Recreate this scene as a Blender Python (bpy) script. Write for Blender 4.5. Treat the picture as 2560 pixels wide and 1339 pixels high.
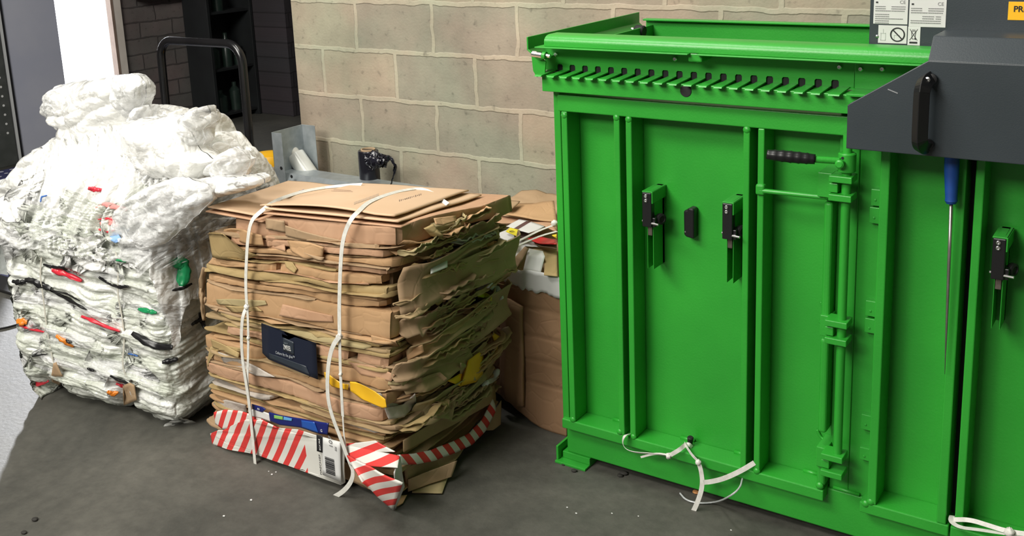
import bpy, bmesh, math, random
from mathutils import Vector, Matrix, noise
PI = math.pi
for o in list(bpy.data.objects): bpy.data.objects.remove(o)
sc = bpy.context.scene
C = sc.collection

# ------------------------------------------------------------------ camera
FPX, PITCH, ROLL, YAW, CAMZ, CY0 = 2575.0, .2205, -.04, .5993, 1.731, 354.0
def _cam_rows():
    cy, sy = math.cos(YAW), math.sin(YAW); cp, sp = math.cos(PITCH), math.sin(PITCH); cr, sr = math.cos(ROLL), math.sin(ROLL)
    Rz = Matrix(((cy, sy, 0), (-sy, cy, 0), (0, 0, 1)))
    Rx = Matrix(((1, 0, 0), (0, cp, -sp), (0, sp, cp)))
    Ry = Matrix(((cr, 0, sr), (0, 1, 0), (-sr, 0, cr)))
    return Ry @ Rx @ Rz
MR = _cam_rows()
cd = bpy.data.cameras.new('camera'); cam = bpy.data.objects.new('camera', cd); C.objects.link(cam)
rot = Matrix((MR[0], MR[2], -MR[1])).transposed()
cam.matrix_world = Matrix.Translation((0, 0, CAMZ)) @ rot.to_4x4()
cd.sensor_fit = 'HORIZONTAL'; cd.sensor_width = 36; cd.lens = FPX / 2560 * 36
cd.shift_y = -(669.5 - CY0) / 2560; cd.clip_start = .05; cd.clip_end = 200
sc.camera = cam
# measuring helpers: read off where a sight line of the survey meets a real plane of the room
def _ray(px, py): return MR.transposed() @ Vector(((px - 1280) / FPX, 1, -(py - CY0) / FPX))
def AY(px, py, y): d = _ray(px, py); return Vector((0, 0, CAMZ)) + d * (y / d.y)
def AX(px, py, x): d = _ray(px, py); return Vector((0, 0, CAMZ)) + d * (x / d.x)
def AZ(px, py, z=0.): d = _ray(px, py); return Vector((0, 0, CAMZ)) + d * ((z - CAMZ) / d.z)

# ------------------------------------------------------------------ light
sc.view_settings.view_transform = 'Standard'; sc.view_settings.look = 'None'
sc.view_settings.gamma = 1; sc.view_settings.use_curve_mapping = False
sc.view_settings.exposure = 0.0
w = bpy.data.worlds.new('daylight'); sc.world = w; w.use_nodes = True
bg = w.node_tree.nodes['Background']; bg.inputs[0].default_value = (.93, .96, 1, 1); bg.inputs[1].default_value = 7.0
def area(name, loc, target, sx, sy, power, col):
    l = bpy.data.lights.new(name, 'AREA'); l.shape = 'RECTANGLE'; l.size = sx; l.size_y = sy; l.energy = power; l.color = col
    o = bpy.data.objects.new(name, l); C.objects.link(o); o.location = loc
    o.rotation_euler = (Vector(target) - Vector(loc)).to_track_quat('-Z', 'Y').to_euler(); return o
sun = bpy.data.lights.new('sun', 'SUN'); sun.energy = 6.2; sun.angle = math.radians(1.5); sun.color = (.95, .96, 1)
so = bpy.data.objects.new('sun', sun); C.objects.link(so)
so.rotation_euler = Vector((1, -.789, -.29)).to_track_quat('-Z', 'Y').to_euler()
area('ceiling_light_near', (-3.2, -.6, 4.5), (-1.9, 2.6, .4), 2.6, 1.0, 215, (1, .97, .9))
area('ceiling_light_front', (-2.6, -3.4, 4.3), (-1.9, 2.6, .6), 3.2, 1.2, 290, (1, .97, .9))
area('ceiling_light_far', (-2.4, 2.2, 4.7), (-2.1, 2.6, 0), 2.4, .5, 95, (1, .98, .93))

# ------------------------------------------------------------------ materials
def mat(name, col=(.5, .5, .5), rough=.5, metal=0., spec=.5):
    m = bpy.data.materials.new(name); m.use_nodes = True
    b = m.node_tree.nodes['Principled BSDF']
    b.inputs['Base Color'].default_value = (*col, 1); b.inputs['Roughness'].default_value = rough
    b.inputs['Metallic'].default_value = metal; b.inputs['Specular IOR Level'].default_value = spec
    return m
def N(m, t, **k):
    n = m.node_tree.nodes.new(t)
    for a, b in k.items():
        if a in n.inputs.keys() if hasattr(n.inputs, 'keys') else False: n.inputs[a].default_value = b
        else: setattr(n, a, b)
    return n
def L(m, a, b): m.node_tree.links.new(a, b)
def noisy(name, c1, c2, rough=.5, scale=8, metal=0., bump=0., bscale=None, detail=5, stretch=(1, 1, 1), spec=.5, rr=.0, lo=.35, hi=.65):
    """two-tone procedural material in object space with optional bump"""
    m = mat(name, c1, rough, metal, spec); b = m.node_tree.nodes['Principled BSDF']
    tc = N(m, 'ShaderNodeTexCoord'); mp = N(m, 'ShaderNodeMapping'); mp.inputs['Scale'].default_value = stretch
    L(m, tc.outputs['Object'], mp.inputs['Vector'])
    n = N(m, 'ShaderNodeTexNoise'); n.inputs['Scale'].default_value = scale; n.inputs['Detail'].default_value = detail
    L(m, mp.outputs[0], n.inputs['Vector'])
    r = N(m, 'ShaderNodeValToRGB'); r.color_ramp.elements[0].position = lo; r.color_ramp.elements[1].position = hi
    r.color_ramp.elements[0].color = (*c1, 1); r.color_ramp.elements[1].color = (*c2, 1)
    L(m, n.outputs['Fac'], r.inputs['Fac']); L(m, r.outputs['Color'], b.inputs['Base Color'])
    if rr:
        mr = N(m, 'ShaderNodeMapRange'); mr.inputs['To Min'].default_value = max(.05, rough - rr); mr.inputs['To Max'].default_value = rough + rr
        L(m, n.outputs['Fac'], mr.inputs['Value']); L(m, mr.outputs[0], b.inputs['Roughness'])
    if bump:
        n2 = N(m, 'ShaderNodeTexNoise'); n2.inputs['Scale'].default_value = bscale or scale * 4; n2.inputs['Detail'].default_value = 4
        L(m, mp.outputs[0], n2.inputs['Vector'])
        bp = N(m, 'ShaderNodeBump'); bp.inputs['Strength'].default_value = bump; bp.inputs['Distance'].default_value = .01
        L(m, n2.outputs['Fac'], bp.inputs['Height']); L(m, bp.outputs[0], b.inputs['Normal'])
    return m
GREEN = noisy('green_paint', (.022, .285, .026), (.028, .34, .030), .38, 3.0, bump=.06, bscale=160, rr=.06)
SILVER = mat('zinc_screw', (.75, .75, .75), .25, 1)
BLACKP = mat('black_plastic', (.008, .008, .009), .35)
BLACKR = mat('black_rubber', (.006, .006, .006), .7)
CHAR = noisy('charcoal_powder_coat', (.027, .036, .042), (.033, .043, .050), .42, 3, bump=.04, bscale=300)
STEELD = noisy('raw_steel', (.16, .13, .11), (.28, .24, .21), .4, 40, metal=.8)
WHITEL = noisy('white_label', (.62, .62, .60), (.70, .70, .68), .4, 5)
INK = mat('black_ink', (.012, .012, .014), .5)
GREYINK = mat('grey_ink', (.22, .22, .22), .6)
YELLOWL = mat('yellow_label', (.88, .47, .01), .45)
STRAPM = noisy('woven_white_strap', (.62, .61, .56), (.74, .73, .68), .45, 60, bump=.15, bscale=500)

# ------------------------------------------------------------------ mesh building
ORI = {}
class MB:
    def __init__(s): s.v = []; s.f = []; s.m = []; s.c = None
    def add(s, vs, fs, mi=0):
        o = len(s.v); s.v += [Vector(v) for v in vs]; s.f += [tuple(i + o for i in f) for f in fs]; s.m += [mi] * len(fs); return s
    def box(s, x0, x1, y0, y1, z0, z1, mi=0, M=None):
        vs = [Vector((x, y, z)) for x in (x0, x1) for y in (y0, y1) for z in (z0, z1)]
        if M: vs = [M @ v for v in vs]
        return s.add(vs, [(0, 1, 3, 2), (4, 6, 7, 5), (0, 4, 5, 1), (2, 3, 7, 6), (0, 2, 6, 4), (1, 5, 7, 3)], mi)
    def prism(s, poly, ax, a, b, mi=0):
        """poly: 2D points in the two axes other than ax, run from a to b along ax"""
        def mk(p, t):
            q = [p[0], p[1]]; q.insert(ax, t); return q
        n = len(poly); vs = [mk(p, a) for p in poly] + [mk(p, b) for p in poly]
        fs = [tuple(range(n)), tuple(range(2 * n - 1, n - 1, -1))] + [(i, i + n, (i + 1) % n + n, (i + 1) % n) for i in range(n)]
        return s.add(vs, fs, mi)
    def cyl(s, p0, p1, r0, r1=None, seg=20, mi=0, cap=True):
        p0 = Vector(p0); p1 = Vector(p1); r1 = r0 if r1 is None else r1
        q = (p1 - p0).to_track_quat('Z', 'Y'); vs = []
        for p, r in ((p0, r0), (p1, r1)):
            vs += [p + q @ Vector((r * math.cos(2 * PI * i / seg), r * math.sin(2 * PI * i / seg), 0)) for i in range(seg)]
        fs = [(i, (i + 1) % seg, (i + 1) % seg + seg, i + seg) for i in range(seg)]
        if cap: fs += [tuple(range(seg - 1, -1, -1)), tuple(range(seg, 2 * seg))]
        return s.add(vs, fs, mi)
    def lathe(s, p0, d, prof, seg=24, mi=0):
        p0 = Vector(p0); q = Vector(d).to_track_quat('Z', 'Y'); vs = []
        for r, h in prof: vs += [p0 + q @ Vector((r * math.cos(2 * PI * i / seg), r * math.sin(2 * PI * i / seg), h)) for i in range(seg)]
        fs = [(k * seg + i, k * seg + (i + 1) % seg, (k + 1) * seg + (i + 1) % seg, (k + 1) * seg + i) for k in range(len(prof) - 1) for i in range(seg)]
        fs += [tuple(range(seg - 1, -1, -1)), tuple(range((len(prof) - 1) * seg, len(prof) * seg))]
        return s.add(vs, fs, mi)
    def tube(s, pts, r, seg=10, mi=0, flat=None, up=None, smooth=0):
        """swept tube (r may be a list); flat=(w,t) sweeps a flat band instead"""
        P = [Vector(p) for p in pts]
        for _ in range(smooth):
            Q = [P[0]]
            for i in range(len(P) - 1): Q += [P[i] * .75 + P[i + 1] * .25, P[i] * .25 + P[i + 1] * .75]
            P = Q + [P[-1]]
        n = len(P); R = r if isinstance(r, (list, tuple)) else [r] * n
        if len(R) != n: R = [R[min(len(R) - 1, int(i * len(R) / n))] for i in range(n)]
        T = [(P[min(i + 1, n - 1)] - P[max(i - 1, 0)]).normalized() for i in range(n)]
        u = Vector(up) if up else (Vector((0, 0, 1)) if abs(T[0].z) < .9 else Vector((1, 0, 0)))
        u = (u - T[0] * u.dot(T[0])).normalized(); vs = []
        for i in range(n):
            u = (u - T[i] * u.dot(T[i])).normalized(); b = T[i].cross(u)
            if flat: vs += [P[i] + b * (a * flat[0] / 2) + u * (c * flat[1] / 2) for a, c in ((-1, -1), (1, -1), (1, 1), (-1, 1))]
            else: vs += [P[i] + (u * math.cos(2 * PI * k / seg) + b * math.sin(2 * PI * k / seg)) * R[i] for k in range(seg)]
        sg = 4 if flat else seg
        fs = [(i * sg + k, i * sg + (k + 1) % sg, (i + 1) * sg + (k + 1) % sg, (i + 1) * sg + k) for i in range(n - 1) for k in range(sg)]
        fs += [tuple(range(sg - 1, -1, -1)), tuple(range((n - 1) * sg, n * sg))]
        return s.add(vs, fs, mi)
    def grid(s, nu, nv, fn, mi=0, wrapu=False):
        vs = [fn(i / nu, j / nv) for i in range(nu + 1) for j in range(nv + 1)]
        fs = [(i * (nv + 1) + j, (i + 1) * (nv + 1) + j, (i + 1) * (nv + 1) + j + 1, i * (nv + 1) + j + 1) for i in range(nu) for j in range(nv)]
        return s.add(vs, fs, mi)
    def build(s, name, m, parent=None, bevel=0, smooth=False, solid=0, seg=2, weld=False, angle=35):
        org = ORI.get(parent.name, Vector()) if parent else Vector()
        me = bpy.data.meshes.new(name); me.from_pydata([v - org for v in s.v], [], s.f)
        for mm in (m if isinstance(m, (list, tuple)) else [m]): me.materials.append(mm)
        me.polygons.foreach_set('material_index', s.m); me.validate(); me.update()
        bm = bmesh.new(); bm.from_mesh(me)
        if weld: bmesh.ops.remove_doubles(bm, verts=bm.verts, dist=1e-5)
        if not solid: bmesh.ops.recalc_face_normals(bm, faces=bm.faces)
        bm.to_mesh(me); bm.free()
        o = bpy.data.objects.new(name, me); C.objects.link(o)
        if parent: o.parent = parent; ORI[o.name] = org
        if smooth: me.polygons.foreach_set('use_smooth', [True] * len(me.polygons))
        if smooth == 'auto': me.set_sharp_from_angle(angle=math.radians(angle))
        if solid:
            md = o.modifiers.new('solid', 'SOLIDIFY'); md.thickness = solid; md.offset = -1
        if bevel:
            md = o.modifiers.new('bevel', 'BEVEL'); md.width = bevel; md.segments = seg; md.limit_method = 'ANGLE'; md.angle_limit = math.radians(40)
            md.harden_normals = False
        return o
def thing(name, label, cat, loc=(0, 0, 0), group=None):
    o = bpy.data.objects.new(name, None); C.objects.link(o); o.location = loc; o.empty_display_size = .1
    ORI[o.name] = Vector(loc); return tag(o, label, cat, group)
def tag(o, label, cat, group=None, kind=None):
    o['label'] = label; o['category'] = cat
    if group: o['group'] = group
    if kind: o['kind'] = kind
    return o
def struct(o): o['kind'] = 'structure'; return o
def text(name, s, size, M, m, parent, width=None, bold=0.):
    cu = bpy.data.curves.new('t', 'FONT'); cu.body = s; cu.size = size; cu.extrude = .0004; cu.offset = size * bold; cu.align_x = 'LEFT'
    t = bpy.data.objects.new('t', cu); C.objects.link(t); dg = bpy.context.evaluated_depsgraph_get()
    me = bpy.data.meshes.new_from_object(t.evaluated_get(dg)); bpy.data.objects.remove(t); me.name = name
    xs = [v.co.x for v in me.vertices]; k = (width / (max(xs) - min(xs))) if width else 1
    org = ORI.get(parent.name, Vector())
    for v in me.vertices: v.co = (M @ Vector((v.co.x * k, v.co.y, v.co.z))) - org
    me.materials.clear(); me.materials.append(m)
    o = bpy.data.objects.new(name, me); C.objects.link(o); o.parent = parent; ORI[o.name] = org; return o
def frame_front(x, y, z):   # local x -> +X, local y -> +Z, faces -Y
    return Matrix(((1, 0, 0, x), (0, 0, -1, y), (0, 1, 0, z), (0, 0, 0, 1)))
def nz(v, s=1., seed=0.): return noise.noise(Vector(v) * s + Vector((seed * 17.3, seed * 9.1, seed * 5.7)))

# ------------------------------------------------------------------ setting
YW = 3.555
def block_material(name, w_, h_, ox, oz, c1, c2, cm, axis='XZ', mort=.012, rough=.9):
    m = mat(name, c1, rough); b = m.node_tree.nodes['Principled BSDF']
    tc = N(m, 'ShaderNodeTexCoord'); sp = N(m, 'ShaderNodeSeparateXYZ'); L(m, tc.outputs['Object'], sp.inputs[0])
    cb = N(m, 'ShaderNodeCombineXYZ'); L(m, sp.outputs['X' if axis[0] == 'X' else 'Y'], cb.inputs[0]); L(m, sp.outputs['Z'], cb.inputs[1])
    ad = N(m, 'ShaderNodeVectorMath', operation='ADD'); ad.inputs[1].default_value = (-ox + 50 * w_, -oz + 40 * h_, 0); L(m, cb.outputs[0], ad.inputs[0])
    nd = N(m, 'ShaderNodeTexNoise'); nd.inputs['Scale'].default_value = 9; nd.inputs['Detail'].default_value = 5; L(m, cb.outputs[0], nd.inputs['Vector'])
    sb = N(m, 'ShaderNodeVectorMath', operation='SUBTRACT'); sb.inputs[1].default_value = (.5, .5, .5); L(m, nd.outputs['Color'], sb.inputs[0])
    sl = N(m, 'ShaderNodeVectorMath', operation='SCALE'); sl.inputs['Scale'].default_value = .030; L(m, sb.outputs[0], sl.inputs[0])
    a2 = N(m, 'ShaderNodeVectorMath', operation='ADD'); L(m, ad.outputs[0], a2.inputs[0]); L(m, sl.outputs[0], a2.inputs[1])
    br = N(m, 'ShaderNodeTexBrick'); br.offset = .5; br.squash = 1
    for k, v in (('Scale', 1), ('Mortar Size', mort), ('Mortar Smooth', .35), ('Bias', 0), ('Brick Width', w_), ('Row Height', h_)): br.inputs[k].default_value = v
    br.inputs['Color1'].default_value = (*c1, 1); br.inputs['Color2'].default_value = (*c2, 1); br.inputs['Mortar'].default_value = (*cm, 1)
    L(m, a2.outputs[0], br.inputs['Vector'])
    n1 = N(m, 'ShaderNodeTexNoise'); n1.inputs['Scale'].default_value = 3.5; n1.inputs['Detail'].default_value = 8; n1.inputs['Roughness'].default_value = .65; L(m, cb.outputs[0], n1.inputs['Vector'])
    r1 = N(m, 'ShaderNodeMapRange'); r1.inputs['From Min'].default_value = .3; r1.inputs['From Max'].default_value = .7; r1.inputs['To Min'].default_value = .78; r1.inputs['To Max'].default_value = 1.15; L(m, n1.outputs['Fac'], r1.inputs['Value'])
    n3 = N(m, 'ShaderNodeTexNoise'); n3.inputs['Scale'].default_value = 28; n3.inputs['Detail'].default_value = 6; L(m, cb.outputs[0], n3.inputs['Vector'])
    r3 = N(m, 'ShaderNodeMapRange'); r3.inputs['From Min'].default_value = .24; r3.inputs['From Max'].default_value = .38; r3.inputs['To Min'].default_value = .62; r3.inputs['To Max'].default_value = 1; L(m, n3.outputs['Fac'], r3.inputs['Value'])
    mu = N(m, 'ShaderNodeMath', operation='MULTIPLY'); L(m, r1.outputs[0], mu.inputs[0]); L(m, r3.outputs[0], mu.inputs[1])
    mx = N(m, 'ShaderNodeVectorMath', operation='SCALE'); L(m, br.outputs['Color'], mx.inputs[0]); L(m, mu.outputs[0], mx.inputs['Scale'])
    n5 = N(m, 'ShaderNodeTexNoise'); n5.inputs['Scale'].default_value = 2.2; n5.inputs['Detail'].default_value = 7; L(m, ad.outputs[0], n5.inputs['Vector'])
    r5 = N(m, 'ShaderNodeValToRGB'); r5.color_ramp.elements[0].position = .38; r5.color_ramp.elements[1].position = .62; r5.color_ramp.elements[0].color = (.90, 1, .94, 1); r5.color_ramp.elements[1].color = (1.06, .98, .95, 1); L(m, n5.outputs['Fac'], r5.inputs['Fac'])
    vm = N(m, 'ShaderNodeVectorMath', operation='MULTIPLY'); L(m, mx.outputs[0], vm.inputs[0]); L(m, r5.outputs['Color'], vm.inputs[1])
    L(m, vm.outputs[0], b.inputs['Base Color'])
    bp = N(m, 'ShaderNodeBump'); bp.inputs['Strength'].default_value = .6; bp.inputs['Distance'].default_value = .006; bp.invert = False
    n2 = N(m, 'ShaderNodeTexNoise'); n2.inputs['Scale'].default_value = 90; n2.inputs['Detail'].default_value = 4; L(m, cb.outputs[0], n2.inputs['Vector'])
    mm = N(m, 'ShaderNodeMath', operation='MULTIPLY_ADD'); mm.inputs[1].default_value = .35; L(m, n2.outputs['Fac'], mm.inputs[0]); L(m, br.outputs['Fac'], mm.inputs[2])
    L(m, mm.outputs[0], bp.inputs['Height']); L(m, bp.outputs[0], b.inputs['Normal'])
    return m
BLOCK = block_material('grey_blockwork', .45, .225, -3.281, 1.350, (.375, .315, .24), (.285, .262, .212), (.43, .385, .30))
BRICKD = block_material('dark_brick_glare', .33, .133, 5.3, .0, (.135, .112, .110), (.105, .090, .090), (.062, .052, .052), axis='YZ', mort=.008)  # dark brick, lightened: glare near the doorway is put into its colour
BRICKP = block_material('dark_brick_shade', .33, .133, 5.3, .0, (.034, .028, .034), (.028, .024, .029), (.018, .015, .018), axis='YZ', mort=.008)  # darker copy of the brick; the unlit rear is put into its colour
FLOORM = mat('concrete_floor', (.1, .1, .1), .55)
def floor_nodes(m):
    b = m.node_tree.nodes['Principled BSDF']; tc = N(m, 'ShaderNodeTexCoord')
    def ns(sc_, de, rg=.6, dist=0):
        n = N(m, 'ShaderNodeTexNoise'); n.inputs['Scale'].default_value = sc_; n.inputs['Detail'].default_value = de; n.inputs['Roughness'].default_value = rg; n.inputs['Distortion'].default_value = dist
        L(m, tc.outputs['Object'], n.inputs['Vector']); return n
    a = ns(1.7, 9, .62, .6); r = N(m, 'ShaderNodeValToRGB'); cr = r.color_ramp
    cr.elements[0].position = .3; cr.elements[0].color = (.040, .040, .034, 1); cr.elements[1].position = .72; cr.elements[1].color = (.105, .100, .084, 1)
    L(m, a.outputs['Fac'], r.inputs['Fac'])
    c = ns(23, 6, .7); rc = N(m, 'ShaderNodeMapRange'); rc.inputs['From Min'].default_value = .35; rc.inputs['From Max'].default_value = .65; rc.inputs['To Min'].default_value = .82; rc.inputs['To Max'].default_value = 1.12; L(m, c.outputs['Fac'], rc.inputs['Value'])
    mx = N(m, 'ShaderNodeVectorMath', operation='SCALE'); L(m, r.outputs['Color'], mx.inputs[0]); L(m, rc.outputs[0], mx.inputs['Scale']); L(m, mx.outputs[0], b.inputs['Base Color'])
    rr = N(m, 'ShaderNodeMapRange'); rr.inputs['To Min'].default_value = .52; rr.inputs['To Max'].default_value = .75; L(m, a.outputs['Fac'], rr.inputs['Value']); L(m, rr.outputs[0], b.inputs['Roughness'])
    bp = N(m, 'ShaderNodeBump'); bp.inputs['Strength'].default_value = .25; bp.inputs['Distance'].default_value = .004; e = ns(60, 5); L(m, e.outputs['Fac'], bp.inputs['Height']); L(m, bp.outputs[0], b.inputs['Normal'])
floor_nodes(FLOORM)
PLAIN = noisy('plain_painted_wall', (.30, .29, .27), (.36, .35, .33), .9, 2)
DARKW = noisy('dark_wall', (.018, .016, .019), (.026, .023, .027), .8, 4)
struct(MB().box(-7.6, 3.6, -4.1, 9.1, -.2, 0).build('floor', FLOORM))
struct(MB().box(-7.6, 3.6, -4.1, 9.1, 5.0, 5.2).build('ceiling', PLAIN))
struct(MB().box(-3.69, 3.5, YW, YW + .22, 0, 5).build('wall_back', BLOCK))
struct(MB().box(3.5, 3.6, -4.1, YW + .22, 0, 5).build('wall_right', PLAIN))
struct(MB().box(-7.6, 3.6, -4.2, -4.1, 0, 5).build('wall_front', PLAIN))
struct(MB().box(-3.9, -3.69 + .0, YW + .22, 9.1, 0, 5).build('wall_partition', DARKW))
struct(MB().box(-7.6, -3.69, 9.0, 9.1, 0, 5).build('wall_rear', DARKW))
XE = -7.5
wl = MB(); wl.box(XE - .2, XE, -4.1, 4.68, 0, 5); wl.box(XE - .2, XE, 5.29, 9.1, 0, 5); wl.box(XE - .2, XE, 4.68, 5.29, 2.9, 5)
struct(wl.build('wall_left', BRICKD))
struct(MB().box(-7.5, -6.75, 6.42, 9.0, 0, 5).build('wall_pier', BRICKP))
fr = MB(); fr.box(XE - .12, XE + .03, 5.215, 5.29, 0, 2.9)
JAMB = noisy('cream_jamb_paint', (.62, .56, .50), (.70, .64, .58), .5, 6)
struct(fr.build('door_1', JAMB, bevel=.004))
struct(MB().box(XE - .03, XE + .034, 5.19, 5.214, 0, 2.9).build('trim_1', noisy('brown_trim', (.20, .14, .11), (.25, .18, .14), .6, 10)))
struct(MB().box(-13, XE, -1, 12, -.25, -.02).build('ground', noisy('sunlit_yard', (.6, .6, .58), (.7, .7, .68), .9, 1)))
# ------------------------------------------------------------------ baler
YF, YP, YPL = 2.53, 2.606, 2.565
B = thing('baler', 'large bright green vertical cardboard baler with dark grey cover standing against the block wall', 'baler', (-1.0, 2.9, 0))
def part(mb, name, m=GREEN, parent=None, bevel=.0015, **k): return mb.build(name, m, parent or B, bevel=bevel, **k)
XR = .55
part(MB().box(-1.585, XR, YPL, 3.24, .03, .155), 'plinth', bevel=.004)
ft = MB(); ft.box(-1.612, -1.50, 2.53, 2.62, 0, .008); ft.box(-1.612, -1.604, 2.54, 2.62, .008, .055); ft.box(-1.60, -1.50, 2.56, 2.63, .008, .03)
part(ft, 'foot_bracket'); part(MB().box(.3, .42, 2.50, 2.62, 0, .03), 'foot_bracket')
part(MB().box(-1.585, -1.579, 2.575, 3.2, .155, 1.33), 'side_plate')
part(MB().box(-1.585, -1.562, 2.545, 2.60, .155, 1.214), 'corner_post', bevel=.003)
part(MB().box(-1.585, XR, 3.2, 3.206, .155, 1.20), 'rear_plate')
part(MB().box(-.70, -.694, 2.62, 3.2, .2, 1.3), 'divider_plate')
# loading door
D = part(MB().box(-1.578, -.754, YP, YP + .006, .150, 1.19), 'door', bevel=0)
part(MB().box(-1.562, -.690, YF, YP, 1.152, 1.2015), 'door_header', parent=D, bevel=.003)
part(MB().box(-1.580, -.752, YF, YP, .131, .163), 'door_flange', parent=D, bevel=.003)
for x0, x1, z0, z1 in ((-1.551, -1.531, .163, 1.152), (-1.377, -1.358, .163, 1.152), (-1.339, -1.320, .163, 1.152), (-.990, -.972, .163, 1.152), (-.950, -.932, .163, 1.152)):
    part(MB().box(x0, x1, YF, YP, z0, z1), 'rib', parent=D, bevel=.003)
def weld_at(x, z, y=YF, r=.011, par=None, sx=1.): return part(MB().lathe((x, y + .003, z), (0, -1, 0), [(r, 0), (r * .95, .002), (r * .6, .005), (r * .2, .0062)], 14), 'weld', parent=par or D, bevel=0, smooth=True)
for x, z in ((-1.541, 1.14), (-1.368, 1.147), (-1.3295, 1.145), (-.981, 1.145), (-1.541, .168), (-1.3295, .166), (-.941, .166), (-1.375, .17), (-.763, .174)): weld_at(x, z)
for x, w_ in ((-1.435, .045), (-1.205, .045), (-1.035, .045), (-.83, .045)):
    part(MB().tube([(x, YP - .004, .165), (x + w_, YP - .004, .165)], .006, 8), 'weld', parent=D, bevel=0, smooth=True)
# lock column of the door
lc = MB(); lc.box(-.774, -.751, YF + .004, YP + .03, .171, .29); lc.box(-.774, -.751, YF + .004, YP + .02, .33, .60); lc.box(-.774, -.751, YF + .004, YP + .02, .66, .975)
part(lc, 'lock_column', parent=D, bevel=.008, seg=3)
rod = MB(); XRD = -.713; YRD = 2.515
rod.cyl((XRD, YRD, .28), (XRD, YRD, 1.16), .0115, seg=24)
LR = part(rod, 'lock_rod', bevel=0, smooth='auto')
def bracket(zc, big=False):
    m = MB(); s = .008
    if big: m.box(-.784, -.745, YF - .02, YP, zc - .03, zc + .034)
    else: m.box(-.773, -.745, YF - .004, YP, zc - .028, zc + .030)
    m.box(-.75, XRD + .02, YF - .04, YF + .012, zc + .017, zc + .034); m.box(-.75, XRD + .02, YF - .04, YF + .012, zc - .031, zc - .014)
    b = part(m, 'lock_bracket', bevel=.002)
    part(MB().box(-.752, -.730, YF - .030, YF - .004, zc - .012, zc + .012), 'catch_block', parent=b, bevel=.002)
    return b
b1 = bracket(1.023, True); bracket(.640); bracket(.262)
# handle
hb = MB(); hb.lathe((XRD, YRD, 1.065), (0, 0, 1), [(.019, 0), (.022, .002), (.022, .046), (.019, .049)], 28)
HB = part(hb, 'handle_hub', bevel=0, smooth='auto')
part(MB().cyl((XRD - .005, YRD - .0212, 1.104), (XRD - .005, YRD - .0228, 1.104), .0035, seg=12), 'hub_hole', BLACKR, HB, bevel=0)
pA = AY(2098, 402, 2.49); pB = AY(2038, 398, 2.47); pC = AY(1917, 386, 2.44)
hs = MB(); hs.tube([pA, pA.lerp(pB, .5), pB], .0085, 16); hs.lathe(pA + Vector((.004, -.012, -.006)), (0, -1, 0), [(.011, -.01), (.011, 0), (.007, .003)], 16)
HS = part(hs, 'handle_shaft', bevel=0, smooth='auto')
dr = (pC - pB).normalized(); Lh = (pC - pB).length
gp = MB(); prof = []
for i in range(25):
    t = i / 24; r = .0125 + .0022 * math.sin(t * PI) + (.0012 if i % 4 == 0 else 0)
    if i in (0, 24): r *= .9
    prof.append((r, t * Lh))
gp.lathe(pB, dr, prof, 24); part(gp, 'handle_grip', BLACKP, HS, bevel=0, smooth=True)
# cross bar from rib to column
ra = AY(1900, 476, YF - .004); rb = AY(2072, 494, YF - .004)
part(MB().tube([ra, rb], .0065, 12), 'cross_bar', parent=D, bevel=0, smooth='auto')
part(MB().box(-.952, -.927, YF - .010, YF + .01, ra.z - .012, ra.z + .018), 'bar_socket', parent=D, bevel=.006, seg=3)
cbk = MB(); cbk.tube([rb + Vector((-.004, 0, 0)), rb + Vector((.006, -.004, .012)), rb + Vector((.008, 0, .03))], .011, 10)
part(cbk, 'bar_elbow', parent=D, bevel=0, smooth=True)
# fixed plate right of the lock, hinges and right hand frame
fp = MB(); fp.box(-.748, -.62, YPL + .006, YPL + .016, .155, 1.215); fp.box(-.70, -.697, YPL + .003, YPL + .006, .16, 1.15)
part(fp, 'fixed_plate')
part(MB().tube([(-.735, YPL, .162), (-.665, YPL, .160)], .005, 8), 'weld', bevel=0, smooth=True)
for (xa, za, xb, zb) in ((2178, 472, 2199, 516), (2174, 517, 2196, 560), (2164, 750, 2188, 793), (2162, 794, 2184, 834), (2153, 1034, 2175, 1077), (2149, 1116, 2172, 1153)):
    a = AY(xa, za, 2.553); b = AY(xb, zb, 2.553)
    h = part(MB().box(min(a.x, b.x), -.632, 2.553, 2.575, b.z, a.z), 'hinge_plate', bevel=.0015)
    part(MB().lathe(((a.x + b.x) / 2, 2.5525, (a.z + b.z) / 2 - .006), (0, -1, 0), [(.003, 0), (.003, .001), (.0015, .0015)], 10), 'hinge_pin', GREEN, h, bevel=0)
D2 = part(MB().box(-.64, -.43, YP + .01, YP + .016, .150, 1.19), 'second_door', bevel=0)
for x0, x1 in ((-.636, -.613), (-.462, -.439)): part(MB().box(x0, x1, YF, YP + .01, .163, 1.19), 'rib', parent=D2, bevel=.003)
part(MB().box(-.655, -.432, YF, YP + .01, .131, .163), 'door_flange', parent=D2, bevel=.003); part(MB().box(-.64, -.43, YF, YP, 1.152, 1.2015), 'door_header', parent=D2, bevel=.003)
for x, z in ((-.64, .158), (-.627, .168)): weld_at(x, z, par=D2)
D3 = part(MB().box(-.42, XR - .03, YP + .01, YP + .016, .150, 1.19), 'third_door', bevel=0)
for x0, x1 in ((-.419, -.399), (.1, .12), (.48, .5)): part(MB().box(x0, x1, YF, YP + .01, .163, 1.19), 'rib', parent=D3, bevel=.003)
part(MB().box(-.428, XR - .03, YF, YP + .01, .131, .163), 'door_flange', parent=D3, bevel=.003); part(MB().box(-.428, XR - .03, YF, YP, 1.152, 1.2015), 'door_header', parent=D3, bevel=.003)
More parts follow.
